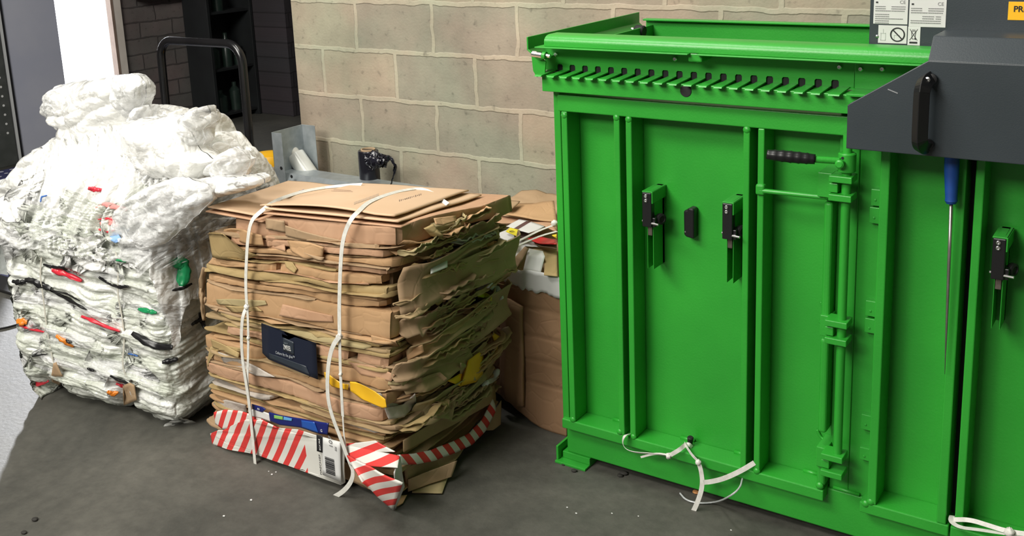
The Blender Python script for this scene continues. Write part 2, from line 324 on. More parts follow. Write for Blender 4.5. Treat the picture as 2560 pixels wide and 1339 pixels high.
part(MB().box(-.441, -.417, YP - .01, YP + .008, .165, 1.19), 'gap_shade', BLACKR, bevel=0); part(MB().box(-1.3585, -1.3385, YP - .006, YP, .165, 1.152), 'gap_shade', BLACKR, bevel=0); part(MB().box(-.9725, -.9495, YP - .006, YP, .165, 1.152), 'gap_shade', BLACKR, bevel=0)  # black strips stand in for the shade deep in the gaps
for zc_ in (.655, .645, .28, .245): part(MB().tube([(-.795, YP - .004, zc_ + (.02 if zc_ in (.655, .28) else -.03)), (-.786, YP - .004, zc_), (-.772, YP - .006, zc_ - .004)], .004, 8, smooth=2), 'weld', parent=D, bevel=0, smooth=True)
# top beam with the round grommet
BM = part(MB().box(-1.594, XR, 2.50, 2.572, 1.214, 1.262), 'top_beam', bevel=.002)
gc = AY(1714.5, 227, 2.4995)
part(MB().lathe(gc, (0, -1, 0), [(.0165, -.001), (.0165, .0005), (.0155, .0012), (.004, .0012)], 32), 'grommet', BLACKR, BM, bevel=0, smooth='auto')
# upper panel with slotted bottom edge
X0, STEP, NS = -1.571, .0425, 20
poly = [(-1.622, 1.336), (-1.622, 1.266)]
for i in range(NS):
    c = X0 + i * STEP; hw = .0095
    poly += [(c - hw, 1.266), (c - hw, 1.281), (c - hw + .003, 1.285), (c + hw - .003, 1.285), (c + hw, 1.281), (c + hw, 1.266)]
poly += [(-.7165, 1.266), (-.7165, 1.336)]
part(MB().prism(poly, 1, YPL, YPL + .005), 'slotted_panel', bevel=0)
part(MB().box(-.7145, XR, YPL - .003, YPL + .004, 1.266, 1.336), 'upper_panel', bevel=.001)
for i in range(NS + 1):
    c = X0 + (i - .5) * STEP; hw = .0118
    x0_, x1_ = (c - hw, c + hw) if i < NS else (c - hw, c + hw + .005)
    part(MB().prism([(2.474, 1.2610), (2.480, 1.2600), (2.566, 1.2665), (2.566, 1.270), (2.478, 1.2650)], 0, x0_, x1_), 'comb_tooth', bevel=.0008)
part(MB().box(-.71, XR, 2.478, 2.566, 1.262, 1.268), 'comb_shelf', bevel=.0008)
for px, py in ((1390, 135), (1688, 147), (1744, 150), (2099, 167), (2152, 172), (2206, 172)):
    p = AY(px, py, YPL - .003)
    part(MB().lathe(p, (0, -1, 0), [(.0065, -.002), (.0065, .003), (.0045, .005), (.0025, .005), (.0022, .003)], 14), 'bolt', SILVER, bevel=0, smooth='auto')
part(MB().box(-1.60, -.745, 2.5705, 2.578, 1.262, 1.292), 'slot_shade', BLACKR, bevel=0)  # black sheet in place of the interior shade seen through the slots
# rolled top rail
rp = []
for a in range(0, 181, 12):
    t = math.radians(a); rp.append((2.530 - .030 * math.cos(t) if a <= 90 else 2.57 - .02 * math.cos(t), 1.358 + .020 * math.sin(t)))
rp = [(2.500, 1.346), (2.500, 1.358)] + rp[1:-1] + [(2.59, 1.358), (2.59, 1.336), (2.566, 1.336), (2.566, 1.346)]
part(MB().prism(rp, 0, -1.583, XR), 'top_rail', bevel=.001, smooth='auto')
lp = MB(); lp.box(-1.606, -1.128, 2.484, 2.56, 1.342, 1.3455); lp.box(-1.105, XR, 2.484, 2.56, 1.342, 1.3455)
part(lp, 'rail_lip', bevel=.001)
part(MB().box(-1.135, -1.095, 2.502, 2.566, 1.322, 1.346), 'rail_joint', bevel=.004)
# hopper: left flap, roller, rear panel
fl = MB(); pf = [(-1.637, 1.372), (-1.632, 1.372), (-1.632, 1.336), (-1.602, 1.312), (-1.585, 1.312), (-1.585, 1.308), (-1.604, 1.308), (-1.637, 1.334)]
fl.prism(pf, 1, 2.492, 3.20)
FLP = part(fl, 'hopper_flap', bevel=.001)
part(MB().prism([(-1.636, 1.335), (-1.60, 1.309), (-1.585, 1.30), (-1.590, 1.262), (-1.618, 1.252), (-1.630, 1.27)], 1, 2.510, 2.515), 'flap_gusset', parent=FLP, bevel=.001)
r1 = AY(1331, 134, 2.49); r2 = AY(1357, 138, 2.49)
rl = part(MB().cyl(r1, r2, .0095, seg=20), 'flap_roller', SILVER, FLP, bevel=.002)
part(MB().cyl(r2, r2 + Vector((.012, 0, -.001)), .0115, seg=20), 'roller_collar', GREEN, FLP, bevel=.002)
part(MB().cyl(r2 + Vector((.012, 0, 0)), r2 + Vector((.026, 0, -.002)), .006, seg=6), 'roller_nut', SILVER, FLP, bevel=.001)
rpn = MB(); rpn.prism([(3.205, 1.352), (3.175, 1.352), (3.175, 1.346), (3.199, 1.346), (3.199, 1.26), (3.17, 1.20), (3.175, 1.20), (3.205, 1.26)], 0, -1.607, XR)
part(rpn, 'hopper_rear_panel', bevel=.001)
k = AY(1603, 80, 3.12)
part(MB().lathe(k + Vector((-.022, 0, .004)), (1, 0, -.1), [(.008, -.012), (.008, -.001), (.018, 0), (.021, .006), (.021, .03), (.018, .034)], 20), 'bumper', BLACKR, bevel=0, smooth='auto')
part(MB().cyl(k + Vector((-.036, 0, .008)), k + Vector((-.022, 0, .005)), .008, seg=14), 'bumper_pin', SILVER, bevel=0)
# control cabinet
CAB = part(MB().box(-.694, XR, 2.600, 3.0, 1.362, 2.0), 'control_cabinet', CHAR, bevel=.003)
def plate(name, m, par, a, b, y, t=.0012, bevel=.0):
    p = AY(*a, y); q = AY(*b, y); return part(MB().box(p.x, q.x, y - t, y, q.z, p.z), name, m, par, bevel=bevel), p, q
YC = 2.600
def label_lines(par, x0, x1, ztop, rows, h=.0016, seed=1):
    rnd = random.Random(seed); m = MB(); z = ztop
    for kind in rows:
        if kind == 's': z -= .0035; continue
        segs = {'a': [(0, .45)], 'b': [(0, .33), (.52, .97)], 'c': [(0, .5), (.52, .95)], 'd': [(0, .9)], 'e': [(.35, .7), (.75, .9)], 'f': [(.3, .85)]}[kind]
        for u0, u1 in segs:
            u = u0
            while u < u1:
                du = rnd.uniform(.02, .07); e = min(u + du, u1)
                m.box(x0 + (x1 - x0) * u, x0 + (x1 - x0) * e, YC - .0022, YC - .0011, z - h, z); u = e + .012
        z -= .0052
    return part(m, 'printed_lines', GREYINK, par, bevel=0)
pl1, p, q = plate('rating_plate', WHITEL, CAB, (2187, -14), (2275, 62), YC)
q1 = AY(2274, 61, YC); p1 = AY(2186, -5, YC); PX0, PX1, PZ0, PZ1 = -.6845, -.6035, 1.4235, 1.4885
bpy.data.objects.remove(pl1)
for (x0, x1, z0, z1, sd) in ((-.6845, -.6035, 1.4245, 1.489, 3), (-.6005, -.5165, 1.4195, 1.486, 4)):
    pl = part(MB().box(x0, x1, YC - .0012, YC, z0, z1), 'rating_plate', WHITEL, CAB, bevel=.001)
    label_lines(pl, x0 + .004, x1 - .004, z1 - .021, 'bbcs' + ('aadaa' if sd == 3 else 'eedd'), seed=sd)
    part(MB().box(x0 + .005, x0 + .010, YC - .0022, YC - .0011, z1 - .0135, z1 - .0100), 'maker_mark', INK, pl, bevel=0)
    text('ce_mark', 'CE', .0115, frame_front(x1 - .020, YC - .0014, z1 - .0145), GREYINK, pl)
wl_ = part(MB().box(-.6715, -.6035, YC - .0012, YC, 1.3775, 1.4215), 'warning_label', WHITEL, CAB, bevel=.001)
ring = MB(); cx, cz, R_ = -.6255, 1.3995, .0175
n = 40; rv = []
for i in range(n):
    t = 2 * PI * i / n
    for r in (R_, R_ - .003): rv.append((cx + r * math.cos(t), YC - .0022, cz + r * math.sin(t)))
ring.add(rv, [(2 * i, 2 * i + 1, (2 * i + 3) % (2 * n), (2 * i + 2) % (2 * n)) for i in range(n)])
d_ = Matrix.Translation((cx, 0, cz)) @ Matrix.Rotation(PI / 4, 4, 'Y'); ring.box(-.0165, .0165, YC - .0023, YC - .0012, -.0014, .0014, M=d_)
part(ring, 'no_hands_symbol', INK, wl_, bevel=0)
gy = MB()
for a, b, c, d in ((-.6655, -.6535, 1.3845, 1.3855), (-.6655, -.6645, 1.3845, 1.4025), (-.6545, -.6535, 1.3845, 1.4025), (-.6655, -.6535, 1.4015, 1.4025), (-.6600, -.6590, 1.4025, 1.4125), (-.634, -.633, 1.386, 1.398), (-.634, -.620, 1.3975, 1.3985)): gy.box(a, b, YC - .0018, YC - .0012, c, d)
part(gy, 'press_symbol', mat('pale_grey_ink', (.42, .44, .42), .6), wl_, bevel=0)
wb = part(MB().box(-.6015, -.5725, YC - .0012, YC, 1.3745, 1.4195), 'bin_label', WHITEL, CAB, bevel=.001)
bn = MB(); bn.box(-.597, -.579, YC - .0022, YC - .0012, 1.3795, 1.3835)
part(bn, 'bar_symbol', INK, wb, bevel=0)
gb = MB()
def stroke(mb, a, b, w_, y=YC - .0020):
    a = Vector((a[0], 0, a[1])); b = Vector((b[0], 0, b[1])); d = (b - a).normalized(); n_ = Vector((-d.z, 0, d.x)) * w_ / 2
    mb.add([(p.x, y, p.z) for p in (a + n_, b + n_, b - n_, a - n_)], [(0, 1, 2, 3)])
for a, b in (((-.593, 1.408), (-.591, 1.390)), ((-.583, 1.408), (-.585, 1.390)), ((-.594, 1.409), (-.582, 1.409)), ((-.591, 1.390), (-.585, 1.390)), ((-.592, 1.412), (-.584, 1.412)), ((-.597, 1.414), (-.579, 1.387)), ((-.579, 1.414), (-.597, 1.387))): stroke(gb, a, b, .0011)
gb.cyl((-.5835, YC - .0021, 1.3905), (-.5835, YC - .0013, 1.3905), .002, seg=10)
part(gb, 'crossed_bin_symbol', INK, wb, bevel=0)
sp_ = AY(2193, 91, YC); part(MB().lathe(sp_, (0, -1, 0), [(.004, 0), (.004, .002), (.002, .003)], 14), 'screw', SILVER, CAB, bevel=0)
sl_ = AY(2361, 82, YC); part(MB().box(sl_.x - .008, sl_.x + .009, YC - .001, YC + .002, sl_.z - .004, sl_.z + .004), 'vent_slot', BLACKR, CAB, bevel=0)
ya = AY(2522, 4, YC); yb = AY(2522, 50, YC)
yl = part(MB().box(ya.x, ya.x + .16, YC - .0012, YC, yb.z, ya.z), 'yellow_warning_label', YELLOWL, CAB, bevel=.001)
text('label_text', 'PRE', .0185, frame_front(ya.x + .011, YC - .0014, ya.z - .0225), INK, yl, bold=.025)
# dark cover with bow handle
YCV = 2.42
c = [AY(2320, 152, YCV), AY(2123, 258, YCV), AY(2115, 371, YCV)]
zb_ = c[2].z; zt = c[0].z
cv = MB(); cv.prism([(c[0].x, zt), (c[1].x + .002, c[1].z), (c[2].x, c[1].z - .006), (c[2].x, zb_), (XR, zb_), (XR, zt)], 1, YCV, YCV + .004)
t0 = AY(2332, 90, 2.47)
cv.add([(c[0].x, YCV, zt), (XR, YCV, zt), (XR, 2.475, t0.z), (t0.x, 2.475, t0.z), (c[0].x, YCV + .004, zt - .003), (XR, YCV + .004, zt - .003), (XR, 2.479, t0.z - .003), (t0.x, 2.479, t0.z - .003)], [(0, 1, 2, 3), (7, 6, 5, 4), (0, 3, 7, 4), (3, 2, 6, 7), (0, 4, 5, 1)])
cv.box(t0.x, XR, 2.475, 2.60, t0.z - .004, t0.z)
cv.box(c[2].x, c[2].x + .004, YCV, 2.50, zb_, c[1].z - .004)
COV = part(cv, 'press_cover', CHAR, bevel=.0025)
h0 = AY(2322, 200, YCV - .004); h1 = AY(2314, 362, YCV - .004)
hg = MB(); o_ = Vector((0, -.045, 0)); s_ = Vector((0, -.012, 0))
hg.tube([h0 + Vector((.004, 0, .004)), h0 + o_ * .6 + Vector((-.002, 0, 0)), h0 + o_ + Vector((-.003, 0, -.014)), h0 + o_ + Vector((-.004, 0, -.03)), h0.lerp(h1, .5) + o_ + Vector((-.004, 0, 0)), h1 + o_ + Vector((-.004, 0, .03)), h1 + o_ + Vector((-.003, 0, .012)), h1 + o_ * .6, h1 + Vector((.004, 0, -.002))], .011, flat=(.030, .020), up=(0, -1, 0), smooth=2)
HGR = part(hg, 'cover_handle', BLACKP, COV, bevel=.004, seg=3)
for p_ in (h0, h1): part(MB().lathe(p_ + Vector((.006, -.006, .003)), (0, -1, 0), [(.013, -.004), (.013, .004), (.007, .005), (.006, .008), (.003, .008)], 18), 'handle_foot', BLACKP, COV, bevel=0, smooth='auto')
part(MB().lathe(h0 + Vector((.004, -.03, .006)), (0, -1, 0), [(.006, 0), (.006, .003), (.003, .004), (.002, .002)], 14), 'handle_screw', SILVER, COV, bevel=0)
part(MB().lathe(h1 + Vector((.0, -.03, .0)), (0, -1, 0), [(.004, 0), (.004, .003)], 14), 'handle_screw', SILVER, COV, bevel=0)
sc_ = AY(2232, 228, YCV - .0004); part(MB().box(-.012, .012, -.0004, .0002, -.0012, .0012, M=Matrix.Translation(sc_) @ Matrix.Rotation(.35, 4, 'Y')), 'scratch', mat('bare_scratch', (.25, .26, .27), .6), COV, bevel=0)
# strap latches
def latch(x, z, door, cover_l=.104, chan_l=.235):
    m = MB()   # channel
    m.box(x - .011, x - .0095, YF + .005, YP, z - chan_l, z); m.box(x + .0065, x + .0085, YF + .005, YP, z - chan_l, z); m.box(x - .011, x + .0085, YP - .012, YP, z - chan_l, z)
    m.box(x - .018, x + .016, YF - .012, YP, z - .004, z); m.box(x + .0125, x + .0155, YF - .014, YP, z - .034, z)
    b = part(m, 'strap_latch', bevel=.0006)
    c_ = MB(); c_.box(x - .0165, x + .0125, YF - .016, YF + .006, z - cover_l, z - .003); c_.box(x - .017, x + .022, YF - .010, YF + .02, z - cover_l, z - cover_l + .028)
    part(c_, 'latch_cover', BLACKP, b, bevel=.0025)
    part(MB().lathe((x + .021, YF + .02, z - .085), (1, -.5, 0), [(.014, -.004), (.016, 0), (.016, .010), (.010, .012), (.0095, .009)], 20), 'latch_wheel', BLACKR, b, bevel=0, smooth='auto')
    part(MB().cyl((x + .008, YF - .012, z - cover_l + .012), (x + .034, YF - .014, z - cover_l + .011), .0035, seg=12), 'latch_pin', SILVER, b, bevel=.001)
    part(MB().cyl((x - .021, YF - .006, z - cover_l + .014), (x - .014, YF - .006, z - cover_l + .014), .0035, seg=12), 'latch_pin', SILVER, b, bevel=.001)
    part(MB().box(x - .008, x + .005, YF + .003, YF + .010, z - cover_l - .030, z - cover_l + .004), 'latch_tongue', STEELD, b, bevel=.001)
    for dz in (.013, .026): part(MB().lathe((x - .004, YF - .0155, z - dz), (0, -1, 0), [(.0052, 0), (.0052, .003), (.004, .004), (.0022, .004), (.002, .002)], 16), 'latch_screw', SILVER, b, bevel=0, smooth='auto')
for px, py in ((1620, 478), (1822, 505), (2503, 592)):
    p = AY(px, py, YF - .01); latch(p.x, p.z, D)
# small black catch in the middle
p = AY(1726, 555, YP - .02)
bk = MB(); bk.prism([(p.x - .016, p.z - .036), (p.x - .010, p.z - .043), (p.x + .015, p.z - .046), (p.x + .015, p.z + .042), (p.x, p.z + .045), (p.x - .006, p.z + .038), (p.x - .017, p.z + .034)], 1, YP - .03, YP)
part(bk, 'door_catch', BLACKP, bevel=.005, seg=3)
part(MB().lathe((p.x - .011, YP - .0302, p.z - .027), (0, -1, 0), [(.002, 0), (.002, .0008)], 10), 'catch_pin', SILVER, bevel=0)
# black cap on the flange
p = AY(1728, 1100, YP - .02); CAPP = Vector((p.x, YP - .03, .175))
part(MB().lathe((p.x, YP - .03, .160), (.12, -.1, 1), [(.006, 0), (.006, .008), (.0075, .010), (.0095, .030), (.007, .033)], 16), 'flange_peg', BLACKR, bevel=0, smooth='auto')

# straps tied to the baler
def band(name, pts, w_=.013, t_=.0012, m=None, parent=None, up=(0, -1, 0), smooth=3, roll=None):
    return MB().tube(pts, 0, flat=(w_, t_), up=up, smooth=smooth).build(name, m or STRAPM, parent, bevel=0, smooth=False)
def knot(c_, r=.007, parent=None, m=None):
    c_ = Vector(c_); k = MB()
    k.grid(14, 10, lambda u, v: c_ + Vector((math.cos(2 * PI * u) * math.sin(PI * v), math.sin(2 * PI * u) * math.sin(PI * v), math.cos(PI * v))) * r * (1 + .35 * nz((u * 5, v * 5, c_.x * 9), 1.7)))
    return k.build('knot', m or STRAPM, parent, smooth=True)
YS = 2.505
T1 = thing('tied_strap', 'white woven strap knotted round the black peg at the bottom of the green baler door', 'strap', (CAPP.x, 2.5, .02))
def PP(*q, y=YS): return [AY(a, b, y) for a, b in q]
l1 = PP((1574, 1084), (1560, 1088), (1555, 1108), (1566, 1124), (1590, 1131), (1630, 1133), (1668, 1138))
l1[0] = AY(1574, 1084, YF + .005)
band('strap_loop', l1, parent=T1, w_=.014, up=(0, -1, 0)); knot(AY(1672, 1139, YS), .009, T1)
band('strap_end', PP((1668, 1136), (1640, 1132), (1602, 1142)), w_=.006, parent=T1)
band('strap_link', [AY(1674, 1138, YS), AY(1700, 1123, YS), CAPP + Vector((-.004, -.022, 0)), CAPP + Vector((.008, -.02, .002)), CAPP + Vector((.012, -.012, -.01))], w_=.012, parent=T1)
band('strap_link', [CAPP + Vector((-.006, -.024, .004)), AY(1728, 1135, YS), AY(1745, 1152, YS)], w_=.010, parent=T1); knot(AY(1746, 1155, YS), .0085, T1)
band('strap_tail', PP((1746, 1155), (1753, 1175), (1757, 1210), (1748, 1245), (1730, 1285), (1711, 1314)), w_=.014, parent=T1)
l2 = PP((1759, 1205), (1775, 1204), (1810, 1196), (1850, 1180), (1878, 1166)); l2[-1].y = YF + .0; l2[-2].y = YF - .015
band('strap_loop', l2, w_=.014, parent=T1)
T2 = thing('tied_strap', 'white woven strap knotted over the door flange at the bottom right frame edge', 'strap', (-.35, 2.5, .1))
band('strap_loop', [Vector((-.428, 2.545, .185)), AY(2376, 1303, 2.51), AY(2400, 1318, 2.50), AY(2440, 1322, 2.495), AY(2520, 1334, 2.495), AY(2600, 1345, 2.495)], w_=.013, parent=T2, up=(0, -.5, .8))
band('strap_loop', [AY(2384, 1298, 2.52), AY(2425, 1298, 2.505), AY(2470, 1312, 2.50), AY(2520, 1328, 2.495), AY(2600, 1338, 2.495)], w_=.011, parent=T2, up=(0, -.8, .5))
knot(AY(2524, 1330, 2.49), .012, T2)
CLR = mat('clear_twine', (.75, .77, .78), .2); CLR.node_tree.nodes['Principled BSDF'].inputs['Transmission Weight'].default_value = .5
tw = [AY(1856, 1196, 2.53), AY(1850, 1220, 2.48), AY(1825, 1240, 2.45), AZ(1795, 1254, .006), AZ(1750, 1258, .005), AZ(1715, 1250, .005), AZ(1700, 1232, .005)]
tag(MB().tube(tw, .0028, 7, smooth=2).build('plastic_twine', CLR, None, smooth=True), 'clear shiny plastic twine curling on the floor below the green baler door', 'twine')
# blue needle file hanging
fz = AY(2378, 395, 2.50); NT = thing('strap_needle', 'long thin steel strap needle with blue handle hanging on the green baler beside a rib', 'tool', (fz.x, 2.50, .9))
f0 = AY(2381, 330, 2.50); f1 = AY(2378, 508, 2.50); f2 = AY(2362, 935, 2.515)
BLUE = noisy('blue_handle', (.004, .045, .22), (.006, .055, .26), .5, 30)
dd = (f1 - f0); MB().lathe(f0, dd, [(.012, 0), (.0165, .01), (.0165, dd.length * .55), (.0135, dd.length * .93), (.0145, dd.length * .96), (.011, dd.length)], 20).build('needle_handle', BLUE, NT, smooth='auto')
MB().tube([f1, f1.lerp(f2, .35), f1.lerp(f2, .7), f2], [.0042, .0040, .003, .0006], 10).build('needle_blade', noisy('worn_steel', (.35, .33, .3), (.5, .48, .45), .35, 20, metal=.9), NT, smooth=True)
# ------------------------------------------------------------------ cardboard bale
def card_mat(name, a, b, corr=0.):
    m = noisy(name, a, b, .78, 6, spec=.25, detail=7)
    b_ = m.node_tree.nodes['Principled BSDF']; tc = N(m, 'ShaderNodeTexCoord')
    nn = N(m, 'ShaderNodeTexNoise'); nn.inputs['Scale'].default_value = 5; L(m, tc.outputs['Object'], nn.inputs['Vector'])
    mxv = N(m, 'ShaderNodeVectorMath', operation='MULTIPLY_ADD'); mxv.inputs[1].default_value = (.12, .12, .12); L(m, nn.outputs['Color'], mxv.inputs[0]); L(m, tc.outputs['Object'], mxv.inputs[2])
    v = N(m, 'ShaderNodeTexVoronoi', feature='DISTANCE_TO_EDGE'); v.inputs['Scale'].default_value = 13; L(m, mxv.outputs[0], v.inputs['Vector'])
    mr = N(m, 'ShaderNodeMapRange'); mr.inputs['From Max'].default_value = .07; L(m, v.outputs['Distance'], mr.inputs['Value'])
    n2 = N(m, 'ShaderNodeTexNoise'); n2.inputs['Scale'].default_value = 55; n2.inputs['Detail'].default_value = 5; L(m, tc.outputs['Object'], n2.inputs['Vector'])
    ad = N(m, 'ShaderNodeMath', operation='MULTIPLY_ADD'); ad.inputs[1].default_value = .35; L(m, n2.outputs['Fac'], ad.inputs[0]); L(m, mr.outputs[0], ad.inputs[2])
    bp = N(m, 'ShaderNodeBump'); bp.inputs['Strength'].default_value = .16 + corr; bp.inputs['Distance'].default_value = .004; L(m, ad.outputs[0], bp.inputs['Height']); L(m, bp.outputs[0], b_.inputs['Normal'])
    return m
K1 = card_mat('kraft_tan', (.40, .245, .125), (.48, .30, .16))
K2 = card_mat('kraft_pinkish', (.42, .245, .145), (.50, .305, .19))
K3 = card_mat('kraft_greenish', (.35, .25, .115), (.42, .31, .145))  # greenish from card tone and baler bounce worked into the colour
K4 = card_mat('kraft_dull', (.33, .225, .13), (.40, .275, .165))
K5 = card_mat('kraft_olive', (.33, .235, .125), (.40, .285, .155))  # olive mixes card colour with green bounced off the baler
K6 = card_mat('kraft_green_bounce', (.34, .275, .14), (.41, .33, .175))  # green tint is partly baler bounce put into the colour
KTOP = noisy('kraft_clean', (.54, .37, .235), (.58, .41, .27), .75, 4, bump=.05, bscale=30, spec=.25)
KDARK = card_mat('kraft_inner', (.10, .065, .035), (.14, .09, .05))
PAPER = noisy('grey_paper', (.42, .37, .32), (.52, .47, .42), .7, 20, bump=.3, bscale=60)
WHITEC = noisy('white_card', (.62, .62, .60), (.70, .70, .69), .5, 7)
REDI = (.62, .045, .04)
BX0, BX1, BY0, BY1, BH = -2.735, -1.925, 2.085, 2.66, .85
def warp(p, seed=0.):
    """lean, dome and sag shared by every sheet of the bale"""
    x, y, z = p; t = max(0, min(1.05, z / BH)); u = (x - BX0) / (BX1 - BX0); v = (y - BY0) / (BY1 - BY0)
    tilt = (-.035 * (1 - u) + .040 * u) * (1 - v) + (-.075 * (1 - u) - .015 * u) * v
    dome = .006 * math.sin(PI * max(0, min(1, u))) * math.sin(PI * max(0, min(1, v)))
    q = Vector((x * 3.2, y * 3.2, z * 4.5))
    dz = t * (tilt + dome) + .012 * nz(q, 1, 3) * (1 - t * .3) + .05 * (1 - t) * u * (v * v) * max(0, 1 - abs(v - 1) * .3)
    dz += .02 * (1 - t) * (abs(u - .55) * 2) ** 2 * 0
    bulge = .012 * math.sin(PI * min(1, max(0, t)))
    dx = .10 * t + .014 * nz(q, 1.3, 8) + bulge * (1 if u > .9 else -1 if u < .1 else 0)
    dy = .012 * nz(q, 1.2, 12) - (bulge if v < .1 else -bulge if v > .9 else 0)
    return Vector((x + dx, y + dy, z + dz))
BALE = thing('cardboard_bale', 'strapped bale of flattened brown cardboard with a red striped carton at its foot', 'bale', (-2.3, 2.37, 0))
def slab(rnd, z0, z1, x0, x1, y0, y1, m, name='cardboard_sheet', am=1., rnd_edge=.35, step=.012, seed=0, inset=.09, wrp=True, smooth=False):
    """one flattened folded carton: facetted faces between creases, rounded folded edges, ragged side"""
    # perimeter
    per = []; nx = max(6, int((x1 - x0) / step)); ny = max(6, int((y1 - y0) / step / 1.2))
    for i in range(nx): per.append((x0 + (x1 - x0) * i / nx, y0, 0, -1))
    for i in range(ny): per.append((x1, y0 + (y1 - y0) * i / ny, 1, 0))
    for i in range(max(6, nx // 3)): per.append((x1 - (x1 - x0) * i / max(6, nx // 3), y1, 0, 1))
    for i in range(ny): per.append((x0, y1 - (y1 - y0) * i / ny, -1, 0))
    n = len(per); s = 0.; kn = []
    a = 0
    while a < n:
        kn.append((a, rnd.uniform(-1, 1), rnd.uniform(-1, 1), rnd.uniform(-1, 1))); a += rnd.randint(4, 16)
    kn.append((n, kn[0][1], kn[0][2], kn[0][3]))
    def pl(i, c):
        for k in range(len(kn) - 1):
            if kn[k][0] <= i <= kn[k + 1][0]:
                t = (i - kn[k][0]) / max(1, kn[k + 1][0] - kn[k][0]); return kn[k][c] * (1 - t) + kn[k + 1][c] * t
        return 0
    h = z1 - z0; e = min(h * rnd_edge, .0045)
    prof = [(-inset, h), (-e * 1.6, h), (-e * .3, h - e * .35), (0, h - e)]
    mid = 1 if h < .02 else 3
    for k in range(1, mid + 1): prof.append((0, h - e - (h - 2 * e) * k / (mid + 1)))
    prof += [(0, e), (-e * .3, e * .35), (-e * 1.6, 0), (-inset, 0)]
    mb = MB(); np_ = len(prof); thin = h < .02
    for i, (x, y, ax, ay) in enumerate(per):
        side = 1.6 if ax > 0 else 1
        off = .007 * am * pl(i, 1) * side; zt = .0045 * am * pl(i, 2) * side; zb = .0045 * am * pl(i, 3) * side
        cr = -.004 * am * max(0, 1 - abs(nz((i * .35, seed, 0), 1, seed)) * 9) if not thin else 0
        # soften corners
        cd_ = min(abs(x - x0) + abs(y - y0), abs(x - x1) + abs(y - y0), abs(x - x1) + abs(y - y1)); cc = max(0, 1 - cd_ / .03) * .010
        for k, (po, pz) in enumerate(prof):
            f = pz / h; o_ = po
            if po > -inset + 1e-6: o_ += off + cr - cc * 1. + .0012 * am * nz((x * 40, y * 40, (z0 + pz) * 60), 1, seed) + .0030 * am * (f - .5) * pl(i, 3)
            px_, py_ = x + ax * o_, y + ay * o_
            if cc and ax: py_ += cc * .8 * (1 if y < (y0 + y1) / 2 else -1)
            if po <= -inset + 1e-6: px_ = min(max(px_, x0 + inset), x1 - inset) if x1 - x0 > 2 * inset else (x0 + x1) / 2; py_ = min(max(py_, y0 + inset), y1 - inset) if y1 - y0 > 2 * inset else (y0 + y1) / 2
            p = Vector((px_, py_, z0 + pz + (zt * f + zb * (1 - f)) * (1 if po > -inset + 1e-6 else 0)))
            mb.v.append(warp(p) if wrp else p)
    for i in range(n):
        j = (i + 1) % n
        for k in range(np_ - 1): mb.f.append((i * np_ + k, j * np_ + k, j * np_ + k + 1, i * np_ + k + 1)); mb.m.append(0)
    return mb.build(name, m, BALE, smooth='auto', angle=28)
rb = random.Random(5)
core = MB().box(BX0 + .05, BX1 - .05, BY0 + .05, BY1 - .05, .03, .80)
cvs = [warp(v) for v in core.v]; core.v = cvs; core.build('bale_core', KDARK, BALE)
stack = [  # (thickness, material, amplitude, list of x spans as fractions)
    (.070, K2, .7, [(.16, 1.0)]), (.026, K2, .9, [(.13, .97)]), (.024, K1, 1.2, [(.02, .60), (.62, .99)]), (.026, K2, 1.3, [(.05, .98)]),
    (.030, K1, 1.6, [(.03, .40), (.42, .97)]), (.022, K3, 1.3, [(.0, .95)]), (.016, K1, 1.2, [(.3, .92)]), (.026, K1, 1.2, [(.01, .93)]),
    (.092, K1, .55, [(.0, .985)]), (.009, K4, 1.2, [(.02, 1.0)]), (.010, K3, 1.5, [(.1, .94)]), (.009, K6, 1.8, [(.06, .9)]), (.010, K5, 1.5, [(.0, .97)]), (.010, K3, 1.5, [(.12, 1.0)]),
    (.034, K2, 1.5, [(.14, .80), (.82, 1.0)]), (.014, K3, 1.4, [(-.01, .97)]), (.012, K1, 1.3, [(.05, 1.)]), (.050, K1, 1.0, [(.0, .34), (.36, 1.0)]), (.040, K1, .9, [(.02, .97)]),
    (.052, K2, .8, [(.0, .98)]), (.018, K4, 1.5, [(.0, 1.0)]), (.014, PAPER, 1.8, [(.04, .35), (.7, .99)]), (.016, K1, 1.2, [(.3, 1.0)]), (.015, K3, 1.0, [(.0, .99)]), (.016, K1, .8, [(.01, .97)]), (.015, K1, .8, [(.02, 1.0)]),
    (.018, K1, .8, [(.0, .98)]), (.017, K3, .8, [(.03, .99)]), (.018, K1, .9, [(.01, .97)]), (.030, K1, 1.1, [(.02, .99)]), (.012, K4, 1.2, [(.0, .96)]), (.020, K1, 1.1, [(.1, .98)])]
z = .848
stack = [(th * .86, *r_) for th, *r_ in stack]
for ti, (th, m_, am, spans) in enumerate(stack):
    z -= th + .0012
    for sa, sb_ in spans:
        fo = rb.uniform(-.012, .006); ro = rb.uniform(-.03, .010); bo = rb.uniform(-.02, .01)
        xx0 = BX0 + (BX1 - BX0) * sa + rb.uniform(-.008, .008) * (1 if sa < .1 else 0); xx1 = BX0 + (BX1 - BX0) * sb_ + (ro if sb_ > .9 else 0)
        slab(rb, z, z + th - .0008, xx0, xx1, BY0 - fo, BY1 + bo, m_, am=am, seed=ti * 3.7)
    if th > .015:
        for k in range(1 if th < .03 else 2):
            sa_ = rb.choice([0, 0, .05, .3, .55]); sb2 = min(1.0, sa_ + rb.uniform(.4, 1)); z -= .0045
            slab(rb, z, z + .0038, BX0 + (BX1 - BX0) * sa_ - .004, BX0 + (BX1 - BX0) * sb2 + rb.uniform(-.02, .014), BY0 - rb.uniform(-.006, .012), BY1 + .005, rb.choice([K1, K2, K4, K3, K5]), am=1.5, seed=ti * 1.7 + 50 + k)
ZB = z
print('bale stack bottom', ZB)
